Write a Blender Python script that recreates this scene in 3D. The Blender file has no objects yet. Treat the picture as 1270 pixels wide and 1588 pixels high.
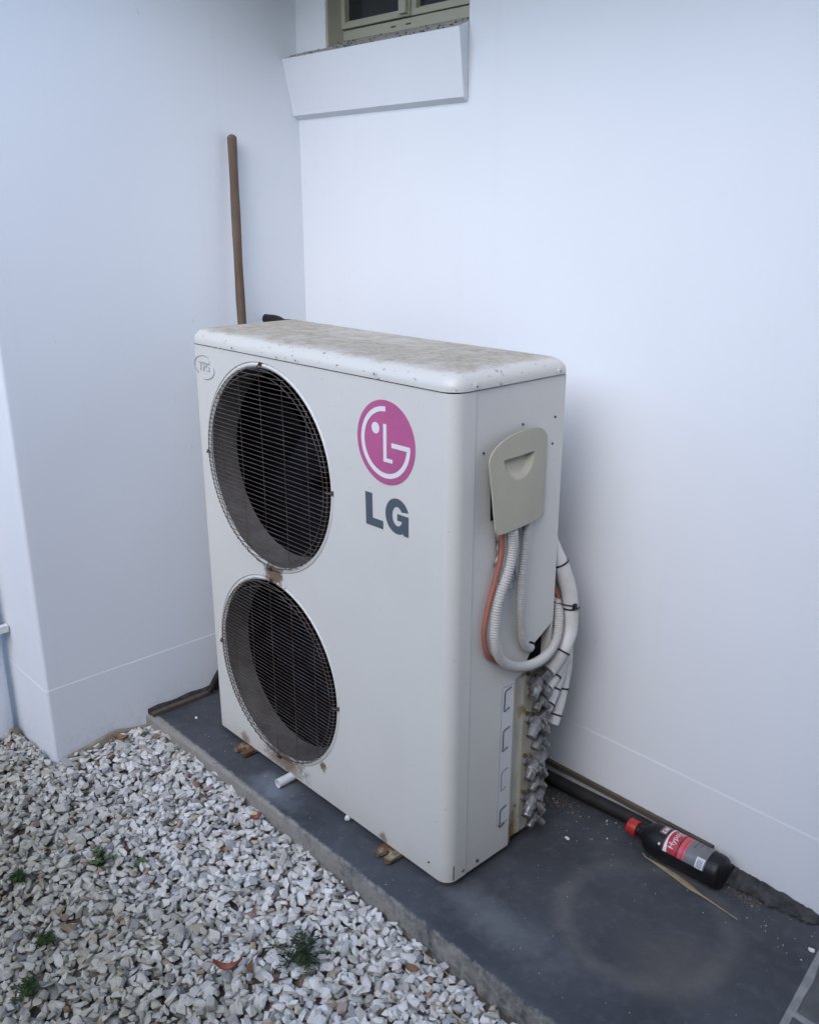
import bpy, bmesh, math, random
import numpy as np
from mathutils import Vector, Matrix

random.seed(7)
RNG = np.random.default_rng(7)
SC = bpy.context.scene
COL = SC.collection
R = math.radians

# ------------------------------------------------------------------ camera, sky, sun, exposure
cam_data = bpy.data.cameras.new("camera")
cam = bpy.data.objects.new("camera", cam_data)
COL.objects.link(cam)
yaw, pit = -0.8181, 0.3215
fwd = Vector((math.sin(yaw) * math.cos(pit), math.cos(yaw) * math.cos(pit), -math.sin(pit)))
rgt = Vector((math.cos(yaw), -math.sin(yaw), 0))
upv = rgt.cross(fwd)
cam.matrix_world = Matrix(((rgt.x, upv.x, -fwd.x, 2.1207), (rgt.y, upv.y, -fwd.y, -1.2115),
                           (rgt.z, upv.z, -fwd.z, 1.4658), (0, 0, 0, 1)))
cam_data.sensor_fit = 'VERTICAL'
cam_data.sensor_height = 24.0
cam_data.lens = 24.0 * 1420.87 / 1588.0
cam_data.clip_start = 0.02
cam_data.clip_end = 2000
SC.camera = cam

SUN_ELEV, SUN_AZ = R(38), R(157)          # azimuth clockwise from +Y (the back wall faces -Y)
world = bpy.data.worlds.new("World")
SC.world = world
world.use_nodes = True
wt = world.node_tree
bg = wt.nodes["Background"]
sky = wt.nodes.new("ShaderNodeTexSky")
sky.sky_type = 'NISHITA'
sky.sun_disc = False
sky.sun_elevation = SUN_ELEV
sky.sun_rotation = SUN_AZ
sky.air_density = 1.0
sky.dust_density = 0.7
sky.ozone_density = 1.0
wt.links.new(sky.outputs[0], bg.inputs[0])
bg.inputs[1].default_value = 0.15

sun_data = bpy.data.lights.new("sun", 'SUN')
sun = bpy.data.objects.new("sun", sun_data)
COL.objects.link(sun)
sun_data.energy = 0.6
sun_data.angle = R(60)                     # thick overcast: a very broad source
sun_data.color = (1.0, 0.97, 0.93)
sd = Vector((math.sin(SUN_AZ) * math.cos(SUN_ELEV), math.cos(SUN_AZ) * math.cos(SUN_ELEV), math.sin(SUN_ELEV)))
sun.rotation_euler = sd.to_track_quat('Z', 'Y').to_euler()

SC.view_settings.view_transform = 'Standard'
SC.view_settings.look = 'None'
SC.view_settings.gamma = 1.0
SC.view_settings.use_curve_mapping = False
SC.view_settings.exposure = 1.64
SC.render.engine = 'CYCLES'
SC.cycles.max_bounces = 8
SC.cycles.diffuse_bounces = 5

# ------------------------------------------------------------------ dimensions (metres)
W, D, ZB, ZS, ZT = 0.95, 0.336, 0.02, 1.136, 1.173     # air conditioner
XL, YB, YC = -0.2168, 0.537, -0.4053                   # left wall, back wall, outer corner of the left wing
ZG = 0.189                                             # top of the plinth on both walls
FANX, FANZ, FR = 0.3168, (0.8581, 0.3114), 0.2628


# ------------------------------------------------------------------ helpers
class MB:
    def __init__(s):
        s.v, s.f, s.m, s.sm = [], [], [], []

    def add(s, verts, faces, mat=0, smooth=False):
        o = len(s.v)
        s.v += [tuple(p) for p in verts]
        s.f += [tuple(i + o for i in f) for f in faces]
        s.m += [mat] * len(faces)
        s.sm += [smooth] * len(faces)
        return s

    def box(s, lo, hi, mat=0):
        x0, y0, z0 = lo
        x1, y1, z1 = hi
        v = [(x0, y0, z0), (x1, y0, z0), (x1, y1, z0), (x0, y1, z0), (x0, y0, z1), (x1, y0, z1), (x1, y1, z1), (x0, y1, z1)]
        return s.add(v, [(0, 3, 2, 1), (4, 5, 6, 7), (0, 1, 5, 4), (1, 2, 6, 5), (2, 3, 7, 6), (3, 0, 4, 7)], mat)

    def loops(s, loops, closed=True, cap0=False, cap1=False, mat=0, smooth=True):
        n = len(loops[0])
        v = [p for l in loops for p in l]
        f = []
        m = n if closed else n - 1
        for i in range(len(loops) - 1):
            for j in range(m):
                a, b = i * n + j, i * n + (j + 1) % n
                f.append((a, b, b + n, a + n))
        s.add(v, f, mat, smooth)
        o = len(s.v) - len(v)
        if cap0:
            s.f.append(tuple(o + j for j in reversed(range(n)))); s.m.append(mat); s.sm.append(False)
        if cap1:
            k = o + (len(loops) - 1) * n
            s.f.append(tuple(k + j for j in range(n))); s.m.append(mat); s.sm.append(False)
        return s

    def tube(s, pts, r, sides=10, caps=True, mat=0, flat=1.0):
        pts = [Vector(p) for p in pts]
        rs = r if hasattr(r, '__len__') else [r] * len(pts)
        loops = []
        prev = None
        for i, p in enumerate(pts):
            t = (pts[min(i + 1, len(pts) - 1)] - pts[max(i - 1, 0)]).normalized()
            if prev is None:
                a = t.cross(Vector((0, 0, 1)))
                if a.length < 1e-3:
                    a = t.cross(Vector((1, 0, 0)))
                a.normalize()
            else:
                a = (prev - t * prev.dot(t)).normalized()
            prev = a
            b = t.cross(a)
            loops.append([p + a * (rs[i] * math.cos(k * 2 * math.pi / sides)) + b * (rs[i] * flat * math.sin(k * 2 * math.pi / sides)) for k in range(sides)])
        return s.loops(loops, True, caps, caps, mat, sides > 5)

    def cyl(s, p0, p1, r0, r1=None, sides=16, mat=0, smooth=True):
        p0, p1 = Vector(p0), Vector(p1)
        r1 = r0 if r1 is None else r1
        t = (p1 - p0).normalized()
        a = t.cross(Vector((0, 0, 1)))
        if a.length < 1e-3:
            a = t.cross(Vector((1, 0, 0)))
        a.normalize()
        b = t.cross(a)
        L = [[p + a * (r * math.cos(k * 2 * math.pi / sides)) + b * (r * math.sin(k * 2 * math.pi / sides)) for k in range(sides)] for p, r in ((p0, r0), (p1, r1))]
        return s.loops(L, True, True, True, mat, smooth and sides > 6)

    def lathe(s, prof, c, axis='Y', sides=64, mat=0, smooth=True, cap1=False):
        """prof: list of (radius, offset along axis)"""
        L = []
        for r, h in prof:
            lp = []
            for k in range(sides):
                a = k * 2 * math.pi / sides
                if axis == 'Y':
                    lp.append((c[0] + r * math.cos(a), c[1] + h, c[2] + r * math.sin(a)))
                else:
                    lp.append((c[0] + r * math.cos(a), c[1] + r * math.sin(a), c[2] + h))
            L.append(lp)
        return s.loops(L, True, False, cap1, mat, smooth)

    def poly(s, pts2, fn, depth, mat=0):
        """extruded polygon: pts2 in 2D, fn(u,v,d) -> 3D; front at d=depth, back at d=0"""
        n = len(pts2)
        v = [fn(u, w, depth) for u, w in pts2] + [fn(u, w, 0) for u, w in pts2]
        f = [tuple(range(n)), tuple(reversed(range(n, 2 * n)))] + [(i, i + n, (i + 1) % n + n, (i + 1) % n) for i in range(n)]
        return s.add(v, f, mat)

    def build(s, name, mats, parent=None, sharp=35, fix=True):
        off = Vector((0, 0, 0))
        q = parent
        while q is not None:
            off += q.location
            q = q.parent
        me = bpy.data.meshes.new(name)
        me.from_pydata([(p[0] - off.x, p[1] - off.y, p[2] - off.z) for p in s.v], [], s.f)
        for m in (mats if isinstance(mats, (list, tuple)) else [mats]):
            me.materials.append(m)
        me.polygons.foreach_set('material_index', s.m)
        me.polygons.foreach_set('use_smooth', s.sm)
        if fix:
            bm = bmesh.new()
            bm.from_mesh(me)
            bmesh.ops.recalc_face_normals(bm, faces=bm.faces)
            bm.to_mesh(me)
            bm.free()
        if any(s.sm):
            me.set_sharp_from_angle(angle=R(sharp))
        me.update()
        o = bpy.data.objects.new(name, me)
        COL.objects.link(o)
        if parent is not None:
            o.parent = parent
        return o


def empty(name, loc):
    o = bpy.data.objects.new(name, None)
    o.location = loc
    o.empty_display_size = 0.05
    COL.objects.link(o)
    return o


def tag(o, label=None, cat=None, group=None, kind=None):
    if label: o['label'] = label
    if cat: o['category'] = cat
    if group: o['group'] = group
    if kind: o['kind'] = kind
    return o


def spline(pts, n=12):
    """Catmull-Rom samples through pts"""
    P = [Vector(p) for p in pts]
    P = [P[0] * 2 - P[1]] + P + [P[-1] * 2 - P[-2]]
    out = []
    for i in range(1, len(P) - 2):
        for k in range(n):
            t = k / n
            a, b, c, d = P[i - 1], P[i], P[i + 1], P[i + 2]
            out.append(0.5 * ((2 * b) + (c - a) * t + (2 * a - 5 * b + 4 * c - d) * t * t + (3 * b - a - 3 * c + d) * t ** 3))
    out.append(P[-2])
    return out


def resample(pts, step):
    pts = [Vector(p) for p in pts]
    L = [0.0]
    for a, b in zip(pts, pts[1:]):
        L.append(L[-1] + (b - a).length)
    n = max(2, int(L[-1] / step))
    out, j = [], 0
    for i in range(n + 1):
        d = L[-1] * i / n
        while j < len(pts) - 2 and L[j + 1] < d:
            j += 1
        t = (d - L[j]) / max(1e-9, L[j + 1] - L[j])
        out.append(pts[j].lerp(pts[j + 1], min(1, t)))
    return out


def tri_fill(outline, holes, fn, mb, mat=0):
    """fill a 2D outline with holes, map with fn(u,v)->3D"""
    bm = bmesh.new()
    edges = []
    for loop in [outline] + holes:
        vs = [bm.verts.new((u, v, 0)) for u, v in loop]
        edges += [bm.edges.new((vs[i], vs[(i + 1) % len(vs)])) for i in range(len(vs))]
    bmesh.ops.triangle_fill(bm, use_beauty=True, use_dissolve=False, edges=edges, normal=(0, 0, 1))
    bm.verts.index_update()
    mb.add([fn(v.co.x, v.co.y) for v in bm.verts], [tuple(v.index for v in f.verts) for f in bm.faces], mat)
    bm.free()


def circle2(cx, cy, r, n=96):
    return [(cx + r * math.cos(i * 2 * math.pi / n), cy + r * math.sin(i * 2 * math.pi / n)) for i in range(n)]


# ------------------------------------------------------------------ materials
class NT:
    def __init__(s, name, rough=0.6, metal=0.0, spec=0.5):
        s.mat = bpy.data.materials.new(name)
        s.mat.use_nodes = True
        s.t = s.mat.node_tree
        s.b = s.t.nodes['Principled BSDF']
        s.b.inputs['Roughness'].default_value = rough
        s.b.inputs['Metallic'].default_value = metal
        s.b.inputs['Specular IOR Level'].default_value = spec
        s.tc = s.t.nodes.new('ShaderNodeTexCoord').outputs['Object']

    def n(s, typ, **kw):
        nd = s.t.nodes.new('ShaderNode' + typ)
        for k, v in kw.items():
            setattr(nd, k, v)
        return nd

    def l(s, a, b):
        s.t.links.new(a, b)

    def noise(s, scale, detail=4, rough=0.55, vec=None, stretch=None):
        nd = s.n('TexNoise')
        nd.inputs['Scale'].default_value = scale
        nd.inputs['Detail'].default_value = detail
        nd.inputs['Roughness'].default_value = rough
        v = vec or s.tc
        if stretch:
            mp = s.n('Mapping')
            mp.inputs['Scale'].default_value = stretch
            s.l(v, mp.inputs['Vector'])
            v = mp.outputs[0]
        s.l(v, nd.inputs['Vector'])
        return nd.outputs['Fac']

    def ramp(s, fac, stops, interp='LINEAR'):
        nd = s.n('ValToRGB')
        cr = nd.color_ramp
        cr.interpolation = interp
        while len(cr.elements) > len(stops):
            cr.elements.remove(cr.elements[-1])
        for i, (p, c) in enumerate(stops):
            e = cr.elements[i] if i < len(cr.elements) else cr.elements.new(p)
            e.position = p
            c = (c, c, c) if not hasattr(c, '__len__') else c
            e.color = (c[0], c[1], c[2], 1)
        s.l(fac, nd.inputs[0])
        return nd.outputs[0]

    def math(s, op, a, b=None, clamp=False):
        nd = s.n('Math', operation=op, use_clamp=clamp)
        for i, x in enumerate((a, b)):
            if x is None: continue
            if hasattr(x, 'is_linked'): s.l(x, nd.inputs[i])
            else: nd.inputs[i].default_value = x
        return nd.outputs[0]

    def mix(s, fac, a, b, mode='MIX'):
        nd = s.n('Mix', data_type='RGBA', blend_type=mode)
        for i, x in ((0, fac), (6, a), (7, b)):
            if hasattr(x, 'is_linked'): s.l(x, nd.inputs[i])
            elif i == 0: nd.inputs[0].default_value = x
            else: nd.inputs[i].default_value = (x[0], x[1], x[2], 1)
        return nd.outputs[2]

    def dist(s, c, scale=(1, 1, 1)):
        """distance of the object coordinate from c, with per-axis scale"""
        a = s.n('VectorMath', operation='SUBTRACT')
        s.l(s.tc, a.inputs[0]); a.inputs[1].default_value = c
        m = s.n('VectorMath', operation='MULTIPLY')
        s.l(a.outputs[0], m.inputs[0]); m.inputs[1].default_value = scale
        le = s.n('VectorMath', operation='LENGTH')
        s.l(m.outputs[0], le.inputs[0])
        return le.outputs['Value']

    def xyz(s):
        nd = s.n('SeparateXYZ')
        s.l(s.tc, nd.inputs[0])
        return nd.outputs

    def bump(s, h, strength=0.2, dist=0.002):
        nd = s.n('Bump')
        nd.inputs['Strength'].default_value = strength
        nd.inputs['Distance'].default_value = dist
        s.l(h, nd.inputs['Height'])
        s.l(nd.outputs[0], s.b.inputs['Normal'])

    def col(s, c):
        if hasattr(c, 'is_linked'): s.l(c, s.b.inputs['Base Color'])
        else: s.b.inputs['Base Color'].default_value = (c[0], c[1], c[2], 1)
        return s


def spotted(name, c, c2, scale, rough=0.6, metal=0.0, bump=0.15, lo=0.4, hi=0.65, spec=0.5, bscale=None):
    m = NT(name, rough, metal, spec)
    f = m.noise(scale, 6, 0.6)
    m.col(m.mix(m.ramp(f, [(lo, 0), (hi, 1)]), c, c2))
    if bump: m.bump(m.noise(bscale or scale * 3, 5), bump)
    return m.mat


M = {}


def mat_wall():
    m = NT('white_wall_paint', 0.55, 0, 0.35)
    big = m.noise(1.3, 3)
    c = m.mix(m.ramp(big, [(0.35, 0), (0.7, 1)]), (0.760, 0.788, 0.832), (0.730, 0.757, 0.802))
    # splashed dirt just above the ground
    z = m.xyz()[2]
    low = m.ramp(m.math('ADD', z, m.math('MULTIPLY', m.noise(14, 5), 0.10)), [(0.02, 1), (0.13, 0)])
    dn = m.ramp(m.noise(55, 5, 0.7), [(0.45, 0), (0.75, 0.4)])
    c = m.mix(m.math('MULTIPLY', low, dn), c, (0.45, 0.44, 0.43))
    # little chips and scuffs
    sp = m.ramp(m.noise(48, 2, 0.4, stretch=(1, 1, 0.6)), [(0.78, 0), (0.79, 0.35)])
    c = m.mix(sp, c, (0.56, 0.57, 0.60))
    dr = m.ramp(m.noise(1.0, 4, 0.6, stretch=(16, 16, 0.9)), [(0.60, 0), (0.80, 0.16)])
    c = m.mix(dr, c, (0.62, 0.635, 0.66))
    m.col(c)
    b = m.math('ADD', m.math('MULTIPLY', m.noise(240, 3), 0.8), m.math('MULTIPLY', m.noise(11, 3), 1.2))
    m.bump(b, 0.12, 0.0015)
    return m.mat


def mat_cabinet():
    m = NT('cabinet_enamel', 0.42, 0, 0.45)
    c = m.mix(m.ramp(m.noise(3.0, 4), [(0.35, 0), (0.7, 1)]), (0.625, 0.622, 0.592), (0.585, 0.582, 0.555))
    specks = m.ramp(m.noise(95, 3, 0.5), [(0.70, 0), (0.735, 0.55)])
    c = m.mix(specks, c, (0.36, 0.34, 0.31))
    ox, oy = W / 2, D / 2
    # rust: between the fans, under the lower fan, around the ring bottoms
    for cc, sc, rad in (((FANX + .012 - ox, -oy, .588), (0.85, 1, .9), .042), ((FANX + .02 - ox, -oy, .045), (.40, 1, 1.0), .042),
                        ((FANX + .19 - ox, -oy, .115), (1.2, 1, 1.1), .018), ((.147 - ox, -oy, .03), (.8, 1, .9), .022),
                        ((.735 - ox, -oy, .03), (1, 1, 1), .016)):
        d = m.math('DIVIDE', m.dist(cc, sc), rad)
        f = m.ramp(m.math('ADD', d, m.math('MULTIPLY', m.math('SUBTRACT', m.noise(70, 5, 0.7), 0.5), 2.2)), [(0.45, 1), (1.05, 0)])
        c = m.mix(f, c, m.ramp(m.noise(160, 3), [(0.3, (0.018, 0.009, 0.006)), (0.7, (0.115, 0.055, 0.028))]))
        f2 = m.ramp(m.math('ADD', d, m.math('MULTIPLY', m.math('SUBTRACT', m.noise(35, 5, 0.7), 0.5), 2.0)), [(0.3, 0.35), (2.0, 0)])
        c = m.mix(f2, c, (0.36, 0.29, 0.20))
    # grime along the bottom hem
    z = m.xyz()[2]
    g = m.ramp(m.math('ADD', z, m.math('MULTIPLY', m.noise(18, 5), 0.09)), [(0.05, 0.5), (0.12, 0)])
    c = m.mix(g, c, (0.50, 0.47, 0.41))
    m.col(c)
    m.bump(m.noise(9, 3), 0.05, 0.003)
    return m.mat


def mat_lid():
    m = NT('weathered_lid_enamel', 0.38, 0, 0.5)
    z = m.xyz()[2]
    zz = m.math('ADD', z, m.math('MULTIPLY', m.math('SUBTRACT', m.noise(16, 9, 0.75), 0.5), 0.018))
    top = m.ramp(zz, [(0.0, 0), (1.0, 1)])
    top = m.math('MULTIPLY', m.math('SUBTRACT', zz, ZT - 0.0072), 130, True)
    c = m.mix(m.noise(5, 3), (0.58, 0.575, 0.545), (0.55, 0.545, 0.515))
    dirt = m.ramp(m.noise(42, 8, 0.72), [(0.28, (0.14, 0.125, 0.10)), (0.40, (0.31, 0.275, 0.22)), (0.60, (0.41, 0.37, 0.30)), (0.75, (0.52, 0.485, 0.425))])
    dirt = m.mix(m.ramp(m.noise(11, 4), [(0.4, 0), (0.7, 0.55)]), dirt, (0.40, 0.365, 0.315))
    c = m.mix(m.math('MULTIPLY', top, m.ramp(m.noise(26, 6, 0.7), [(0.22, 0.55), (0.5, 0.97)])), c, dirt)
    sp = m.ramp(m.noise(105, 3, 0.6, stretch=(0.6, 1, 1)), [(0.645, 0), (0.685, 0.8)])
    c = m.mix(sp, c, (0.13, 0.12, 0.10))
    m.col(c)
    m.l(m.math('ADD', m.math('MULTIPLY', top, 0.5), 0.36), m.b.inputs['Roughness'])
    m.bump(m.math('MULTIPLY', m.noise(130, 6, 0.7), m.math('ADD', top, 0.05)), 0.5, 0.003)
    return m.mat


def mat_slab():
    m = NT('painted_concrete', 0.62, 0, 0.4)
    x, y, z = m.xyz()
    c = m.mix(m.ramp(m.noise(4.5, 6, 0.6), [(0.32, 0), (0.7, 1)]), (0.030, 0.034, 0.042), (0.058, 0.063, 0.074))
    c = m.mix(m.ramp(m.noise(30, 6, 0.7), [(0.5, 0), (0.8, 0.5)]), c, (0.115, 0.118, 0.125))
    # scuffed, dusty strip in front of the unit
    d = m.math('DIVIDE', m.dist((0.36, -0.06, 0), (1, 1.8, 1)), 0.11)
    c = m.mix(m.ramp(m.math('ADD', d, m.math('MULTIPLY', m.math('SUBTRACT', m.noise(16, 5), 0.5), 1.3)), [(0.2, 0.55), (1.25, 0)]), c, (0.22, 0.25, 0.29))
    d = m.math('DIVIDE', m.dist((1.08, 0.02, 0), (1, 3.0, 1)), 0.22)
    c = m.mix(m.ramp(m.math('ADD', d, m.math('MULTIPLY', m.math('SUBTRACT', m.noise(22, 6, 0.7), 0.5), 1.6)), [(0.2, 0.45), (1.2, 0)]), c, (0.16, 0.17, 0.185))
    # ring left by a flower pot, and the soil stain inside it
    dr = m.math('ADD', m.dist((1.300, 0.252, 0), (1, 1, 0)), m.math('MULTIPLY', m.math('SUBTRACT', m.noise(6, 4), 0.5), 0.045))
    ring = m.ramp(m.math('ABSOLUTE', m.math('SUBTRACT', dr, 0.178)), [(0.0, 1), (0.012, 0.75), (0.034, 0)])
    ring = m.math('MULTIPLY', ring, m.ramp(m.noise(8, 5, 0.7), [(0.30, 0.08), (0.62, 0.42)]))
    c = m.mix(ring, c, (0.155, 0.148, 0.135))
    soil = m.math('DIVIDE', m.dist((1.40, 0.19, 0), (1, 1.1, 0)), 0.14)
    soil = m.ramp(m.math('ADD', soil, m.math('MULTIPLY', m.math('SUBTRACT', m.noise(11, 6, 0.7), 0.5), 1.5)), [(0.1, 0.42), (1.2, 0)])
    c = m.mix(soil, c, (0.098, 0.088, 0.072))
    c = m.mix(m.ramp(m.noise(170, 3, 0.6), [(0.68, 0), (0.74, 0.5)]), c, (0.024, 0.024, 0.026))
    c = m.mix(m.ramp(m.noise(260, 2, 0.5), [(0.73, 0), (0.77, 0.55)]), c, (0.35, 0.34, 0.33))
    # bare concrete on the front edge
    e = m.math('ADD', y, m.math('MULTIPLY', m.math('SUBTRACT', m.noise(48, 8, 0.75), 0.5), 0.030))
    edge = m.ramp(m.math('ADD', m.math('MULTIPLY', m.math('ADD', e, 0.1015), 100), 0.0), [(0.0, 1), (0.9, 0)])
    up = m.ramp(z, [(0.0, 0), (1.0, 0)])
    bare = m.mix(m.noise(25, 6, 0.65), (0.17, 0.165, 0.150), (0.31, 0.30, 0.275))
    bare = m.mix(m.ramp(m.noise(90, 4, 0.7), [(0.55, 0), (0.7, 0.6)]), bare, (0.10, 0.095, 0.085))
    c = m.mix(edge, c, bare)
    m.col(c)
    m.bump(m.math('ADD', m.noise(60, 6, 0.7), m.math('MULTIPLY', edge, m.noise(120, 4))), 0.22, 0.003)
    return m.mat


def mat_stone():
    m = NT('crushed_stone', 0.78, 0, 0.3)
    at = m.n('Attribute', attribute_name='tone')
    oi = m.n('ObjectInfo')
    t = m.math('FRACT', m.math('ADD', at.outputs['Fac'], oi.outputs['Random']))
    c = m.ramp(t, [(0.0, (0.36, 0.37, 0.385)), (0.16, (0.52, 0.515, 0.50)), (0.28, (0.79, 0.78, 0.76)), (0.44, (0.66, 0.64, 0.61)),
                   (0.60, (0.79, 0.785, 0.77)), (0.72, (0.45, 0.44, 0.42)), (0.84, (0.75, 0.74, 0.72)), (0.93, (0.62, 0.575, 0.49)),
                   (0.950, (0.46, 0.45, 0.43)), (0.978, (0.50, 0.42, 0.29)), (0.992, (0.26, 0.15, 0.11)), (0.998, (0.48, 0.38, 0.36))])
    c = m.mix(1.0, c, (0.86, 0.865, 0.87), 'MULTIPLY')
    geo = m.n('NewGeometry')
    pos = geo.outputs['Position']
    # old grime / moss zone away from the slab
    f = m.noise(2.2, 4, 0.6, vec=pos)
    sx = m.n('SeparateXYZ'); m.l(pos, sx.inputs[0])
    zone = m.math('ADD', m.math('MULTIPLY', sx.outputs[1], -1.0), m.math('ADD', m.math('MULTIPLY', m.math('SUBTRACT', f, 0.5), 0.42), m.math('MULTIPLY', sx.outputs[0], -0.10)))
    zf = m.ramp(zone, [(0.28, 0), (0.58, 0.9)])
    grime = m.ramp(m.noise(45, 4, 0.65, vec=pos), [(0.3, (0.50, 0.475, 0.395)), (0.7, (0.76, 0.735, 0.64))])
    c = m.mix(zf, c, m.mix(1.0, c, grime, 'MULTIPLY'))
    c = m.mix(m.ramp(m.noise(60, 6, 0.7, vec=pos), [(0.42, 0), (0.8, 0.55)]), c, m.mix(1.0, c, (0.66, 0.62, 0.56), 'MULTIPLY'))
    m.col(c)
    m.bump(m.noise(210, 5, 0.7, vec=pos), 0.35, 0.002)
    return m.mat


def mat_wood(name, c1, c2, c3, stretch=(40, 40, 3), rough=0.7):
    m = NT(name, rough, 0, 0.3)
    f = m.noise(1.0, 6, 0.65, stretch=stretch)
    g = m.noise(9, 5, 0.6)
    c = m.mix(m.ramp(f, [(0.3, 0), (0.7, 1)]), c1, c2)
    c = m.mix(m.ramp(g, [(0.45, 0), (0.75, 0.8)]), c, c3)
    m.col(c)
    m.bump(f, 0.35, 0.002)
    return m.mat


def plain(name, c, rough=0.5, metal=0.0, spec=0.5):
    return NT(name, rough, metal, spec).col(c).mat


M['wall'] = mat_wall()
M['cabinet'] = mat_cabinet()
M['lid'] = mat_lid()
M['slab'] = mat_slab()
M['stone'] = mat_stone()
M['cream'] = spotted('cream_plastic', (0.42, 0.395, 0.315), (0.39, 0.37, 0.295), 14, 0.5, 0, 0.04)
M['plate'] = spotted('aged_cream_enamel', (0.52, 0.51, 0.44), (0.47, 0.44, 0.34), 9, 0.5, 0, 0.05)
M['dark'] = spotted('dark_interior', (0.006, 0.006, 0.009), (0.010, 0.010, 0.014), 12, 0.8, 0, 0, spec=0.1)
M['shroud'] = spotted('dusty_grey_shroud', (0.115, 0.108, 0.106), (0.075, 0.066, 0.061), 16, 0.65, 0, 0.1)
M['blade'] = spotted('dark_fan_plastic', (0.0045, 0.0045, 0.0065), (0.008, 0.008, 0.011), 12, 0.75, 0, 0.05, spec=0.08)
M['coil'] = spotted('dusty_coil_fins', (0.03, 0.03, 0.035), (0.05, 0.045, 0.045), 40, 0.6, 0, 0.3)
M['wire'] = spotted('rusting_coated_wire', (0.080, 0.068, 0.062), (0.045, 0.028, 0.020), 22, 0.5, 0, 0.1, 0.42, 0.6)
M['pink'] = spotted('faded_magenta_badge', (0.45, 0.105, 0.255), (0.41, 0.095, 0.23), 14, 0.45, 0, 0.03)
M['badge_white'] = plain('badge_white', (0.72, 0.70, 0.73), 0.45)
M['letter'] = plain('slate_grey_print', (0.076, 0.096, 0.117), 0.5)
M['silver'] = spotted('dull_silver_badge', (0.42, 0.44, 0.46), (0.33, 0.35, 0.37), 60, 0.35, 0.3, 0.05)
M['screw'] = spotted('dull_zinc', (0.35, 0.34, 0.32), (0.16, 0.11, 0.08), 130, 0.45, 0.6, 0.1)
M['valve'] = spotted('oxidised_valve_metal', (0.36, 0.36, 0.355), (0.12, 0.117, 0.113), 45, 0.38, 0.75, 0.25, 0.42, 0.62)
M['valve_dull'] = spotted('chalky_valve_metal', (0.22, 0.225, 0.23), (0.09, 0.09, 0.09), 45, 0.6, 0.3, 0.25, 0.4, 0.65)
M['brass'] = spotted('tarnished_brass', (0.24, 0.17, 0.06), (0.12, 0.08, 0.04), 60, 0.5, 0.6, 0.2)
M['black'] = spotted('black_plastic', (0.006, 0.0065, 0.009), (0.011, 0.012, 0.015), 30, 0.45, 0, 0.05, spec=0.35)
M['rubber'] = spotted('dusty_black_rubber', (0.005, 0.005, 0.0065), (0.016, 0.0155, 0.0155), 26, 0.7, 0, 0.2, 0.45, 0.75)
M['insul'] = spotted('white_pipe_lagging', (0.62, 0.615, 0.61), (0.50, 0.495, 0.48), 13, 0.6, 0, 0.08)
M['conduit'] = spotted('grey_corrugated_conduit', (0.47, 0.47, 0.46), (0.40, 0.39, 0.375), 10, 0.55, 0, 0.05)
M['orange'] = spotted('faded_orange_cable', (0.36, 0.125, 0.09), (0.29, 0.11, 0.085), 18, 0.5, 0, 0.05)
M['sticker'] = plain('white_sticker', (0.63, 0.645, 0.655), 0.45)
M['ink'] = plain('dark_print', (0.045, 0.055, 0.07), 0.6)
M['foil'] = spotted('dull_foil_tape', (0.60, 0.60, 0.605), (0.22, 0.22, 0.22), 45, 0.4, 0.2, 0.4, 0.42, 0.6)
M['rust'] = spotted('rusted_steel', (0.115, 0.055, 0.024), (0.30, 0.27, 0.20), 26, 0.75, 0.1, 0.4, 0.45, 0.62)
M['pvc'] = spotted('white_pvc', (0.66, 0.67, 0.68), (0.55, 0.56, 0.56), 30, 0.4, 0, 0.03)
M['stick'] = mat_wood('weathered_handle_wood', (0.105, 0.068, 0.046), (0.155, 0.110, 0.080), (0.080, 0.060, 0.050), (55, 55, 5))
M['batten'] = mat_wood('grey_batten_wood', (0.070, 0.056, 0.044), (0.11, 0.092, 0.075), (0.04, 0.034, 0.028), (5, 60, 60))
M['mortar_dark'] = spotted('dark_mortar', (0.020, 0.0205, 0.023), (0.055, 0.055, 0.056), 38, 0.85, 0, 0.7, 0.4, 0.65)
M['mortar'] = spotted('grey_mortar_joint', (0.20, 0.205, 0.205), (0.27, 0.27, 0.265), 30, 0.85, 0, 0.4)
M['slate'] = spotted('dark_slate_paving', (0.050, 0.053, 0.055), (0.085, 0.088, 0.09), 9, 0.6, 0, 0.25)
M['frame'] = spotted('beige_window_enamel', (0.43, 0.425, 0.33), (0.40, 0.395, 0.31), 8, 0.45, 0, 0.03)
M['sill_dirt'] = spotted('dirty_sill_top', (0.42, 0.42, 0.40), (0.22, 0.21, 0.19), 30, 0.8, 0, 0.4, 0.5, 0.75)
M['soffit'] = spotted('warm_soffit', (0.36, 0.31, 0.24), (0.33, 0.28, 0.22), 3, 0.7, 0, 0.05)
M['roof'] = spotted('roof_tile_clay', (0.20, 0.12, 0.09), (0.14, 0.10, 0.085), 9, 0.8, 0, 0.5)
M['soil'] = spotted('bare_soil', (0.085, 0.07, 0.052), (0.13, 0.115, 0.09), 14, 0.9, 0, 0.6)
M['earth'] = spotted('gravelly_earth', (0.20, 0.19, 0.17), (0.12, 0.125, 0.085), 0.8, 0.9, 0, 0.6, bscale=30)
M['leaf_green'] = spotted('weed_green', (0.075, 0.115, 0.045), (0.12, 0.165, 0.07), 60, 0.6, 0, 0.1)
M['leaf_dark'] = spotted('weed_dark_green', (0.055, 0.085, 0.045), (0.085, 0.125, 0.065), 60, 0.6, 0, 0.1)
M['leaf_brown'] = spotted('dry_brown_leaf', (0.23, 0.125, 0.055), (0.13, 0.07, 0.035), 55, 0.7, 0, 0.2)
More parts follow.
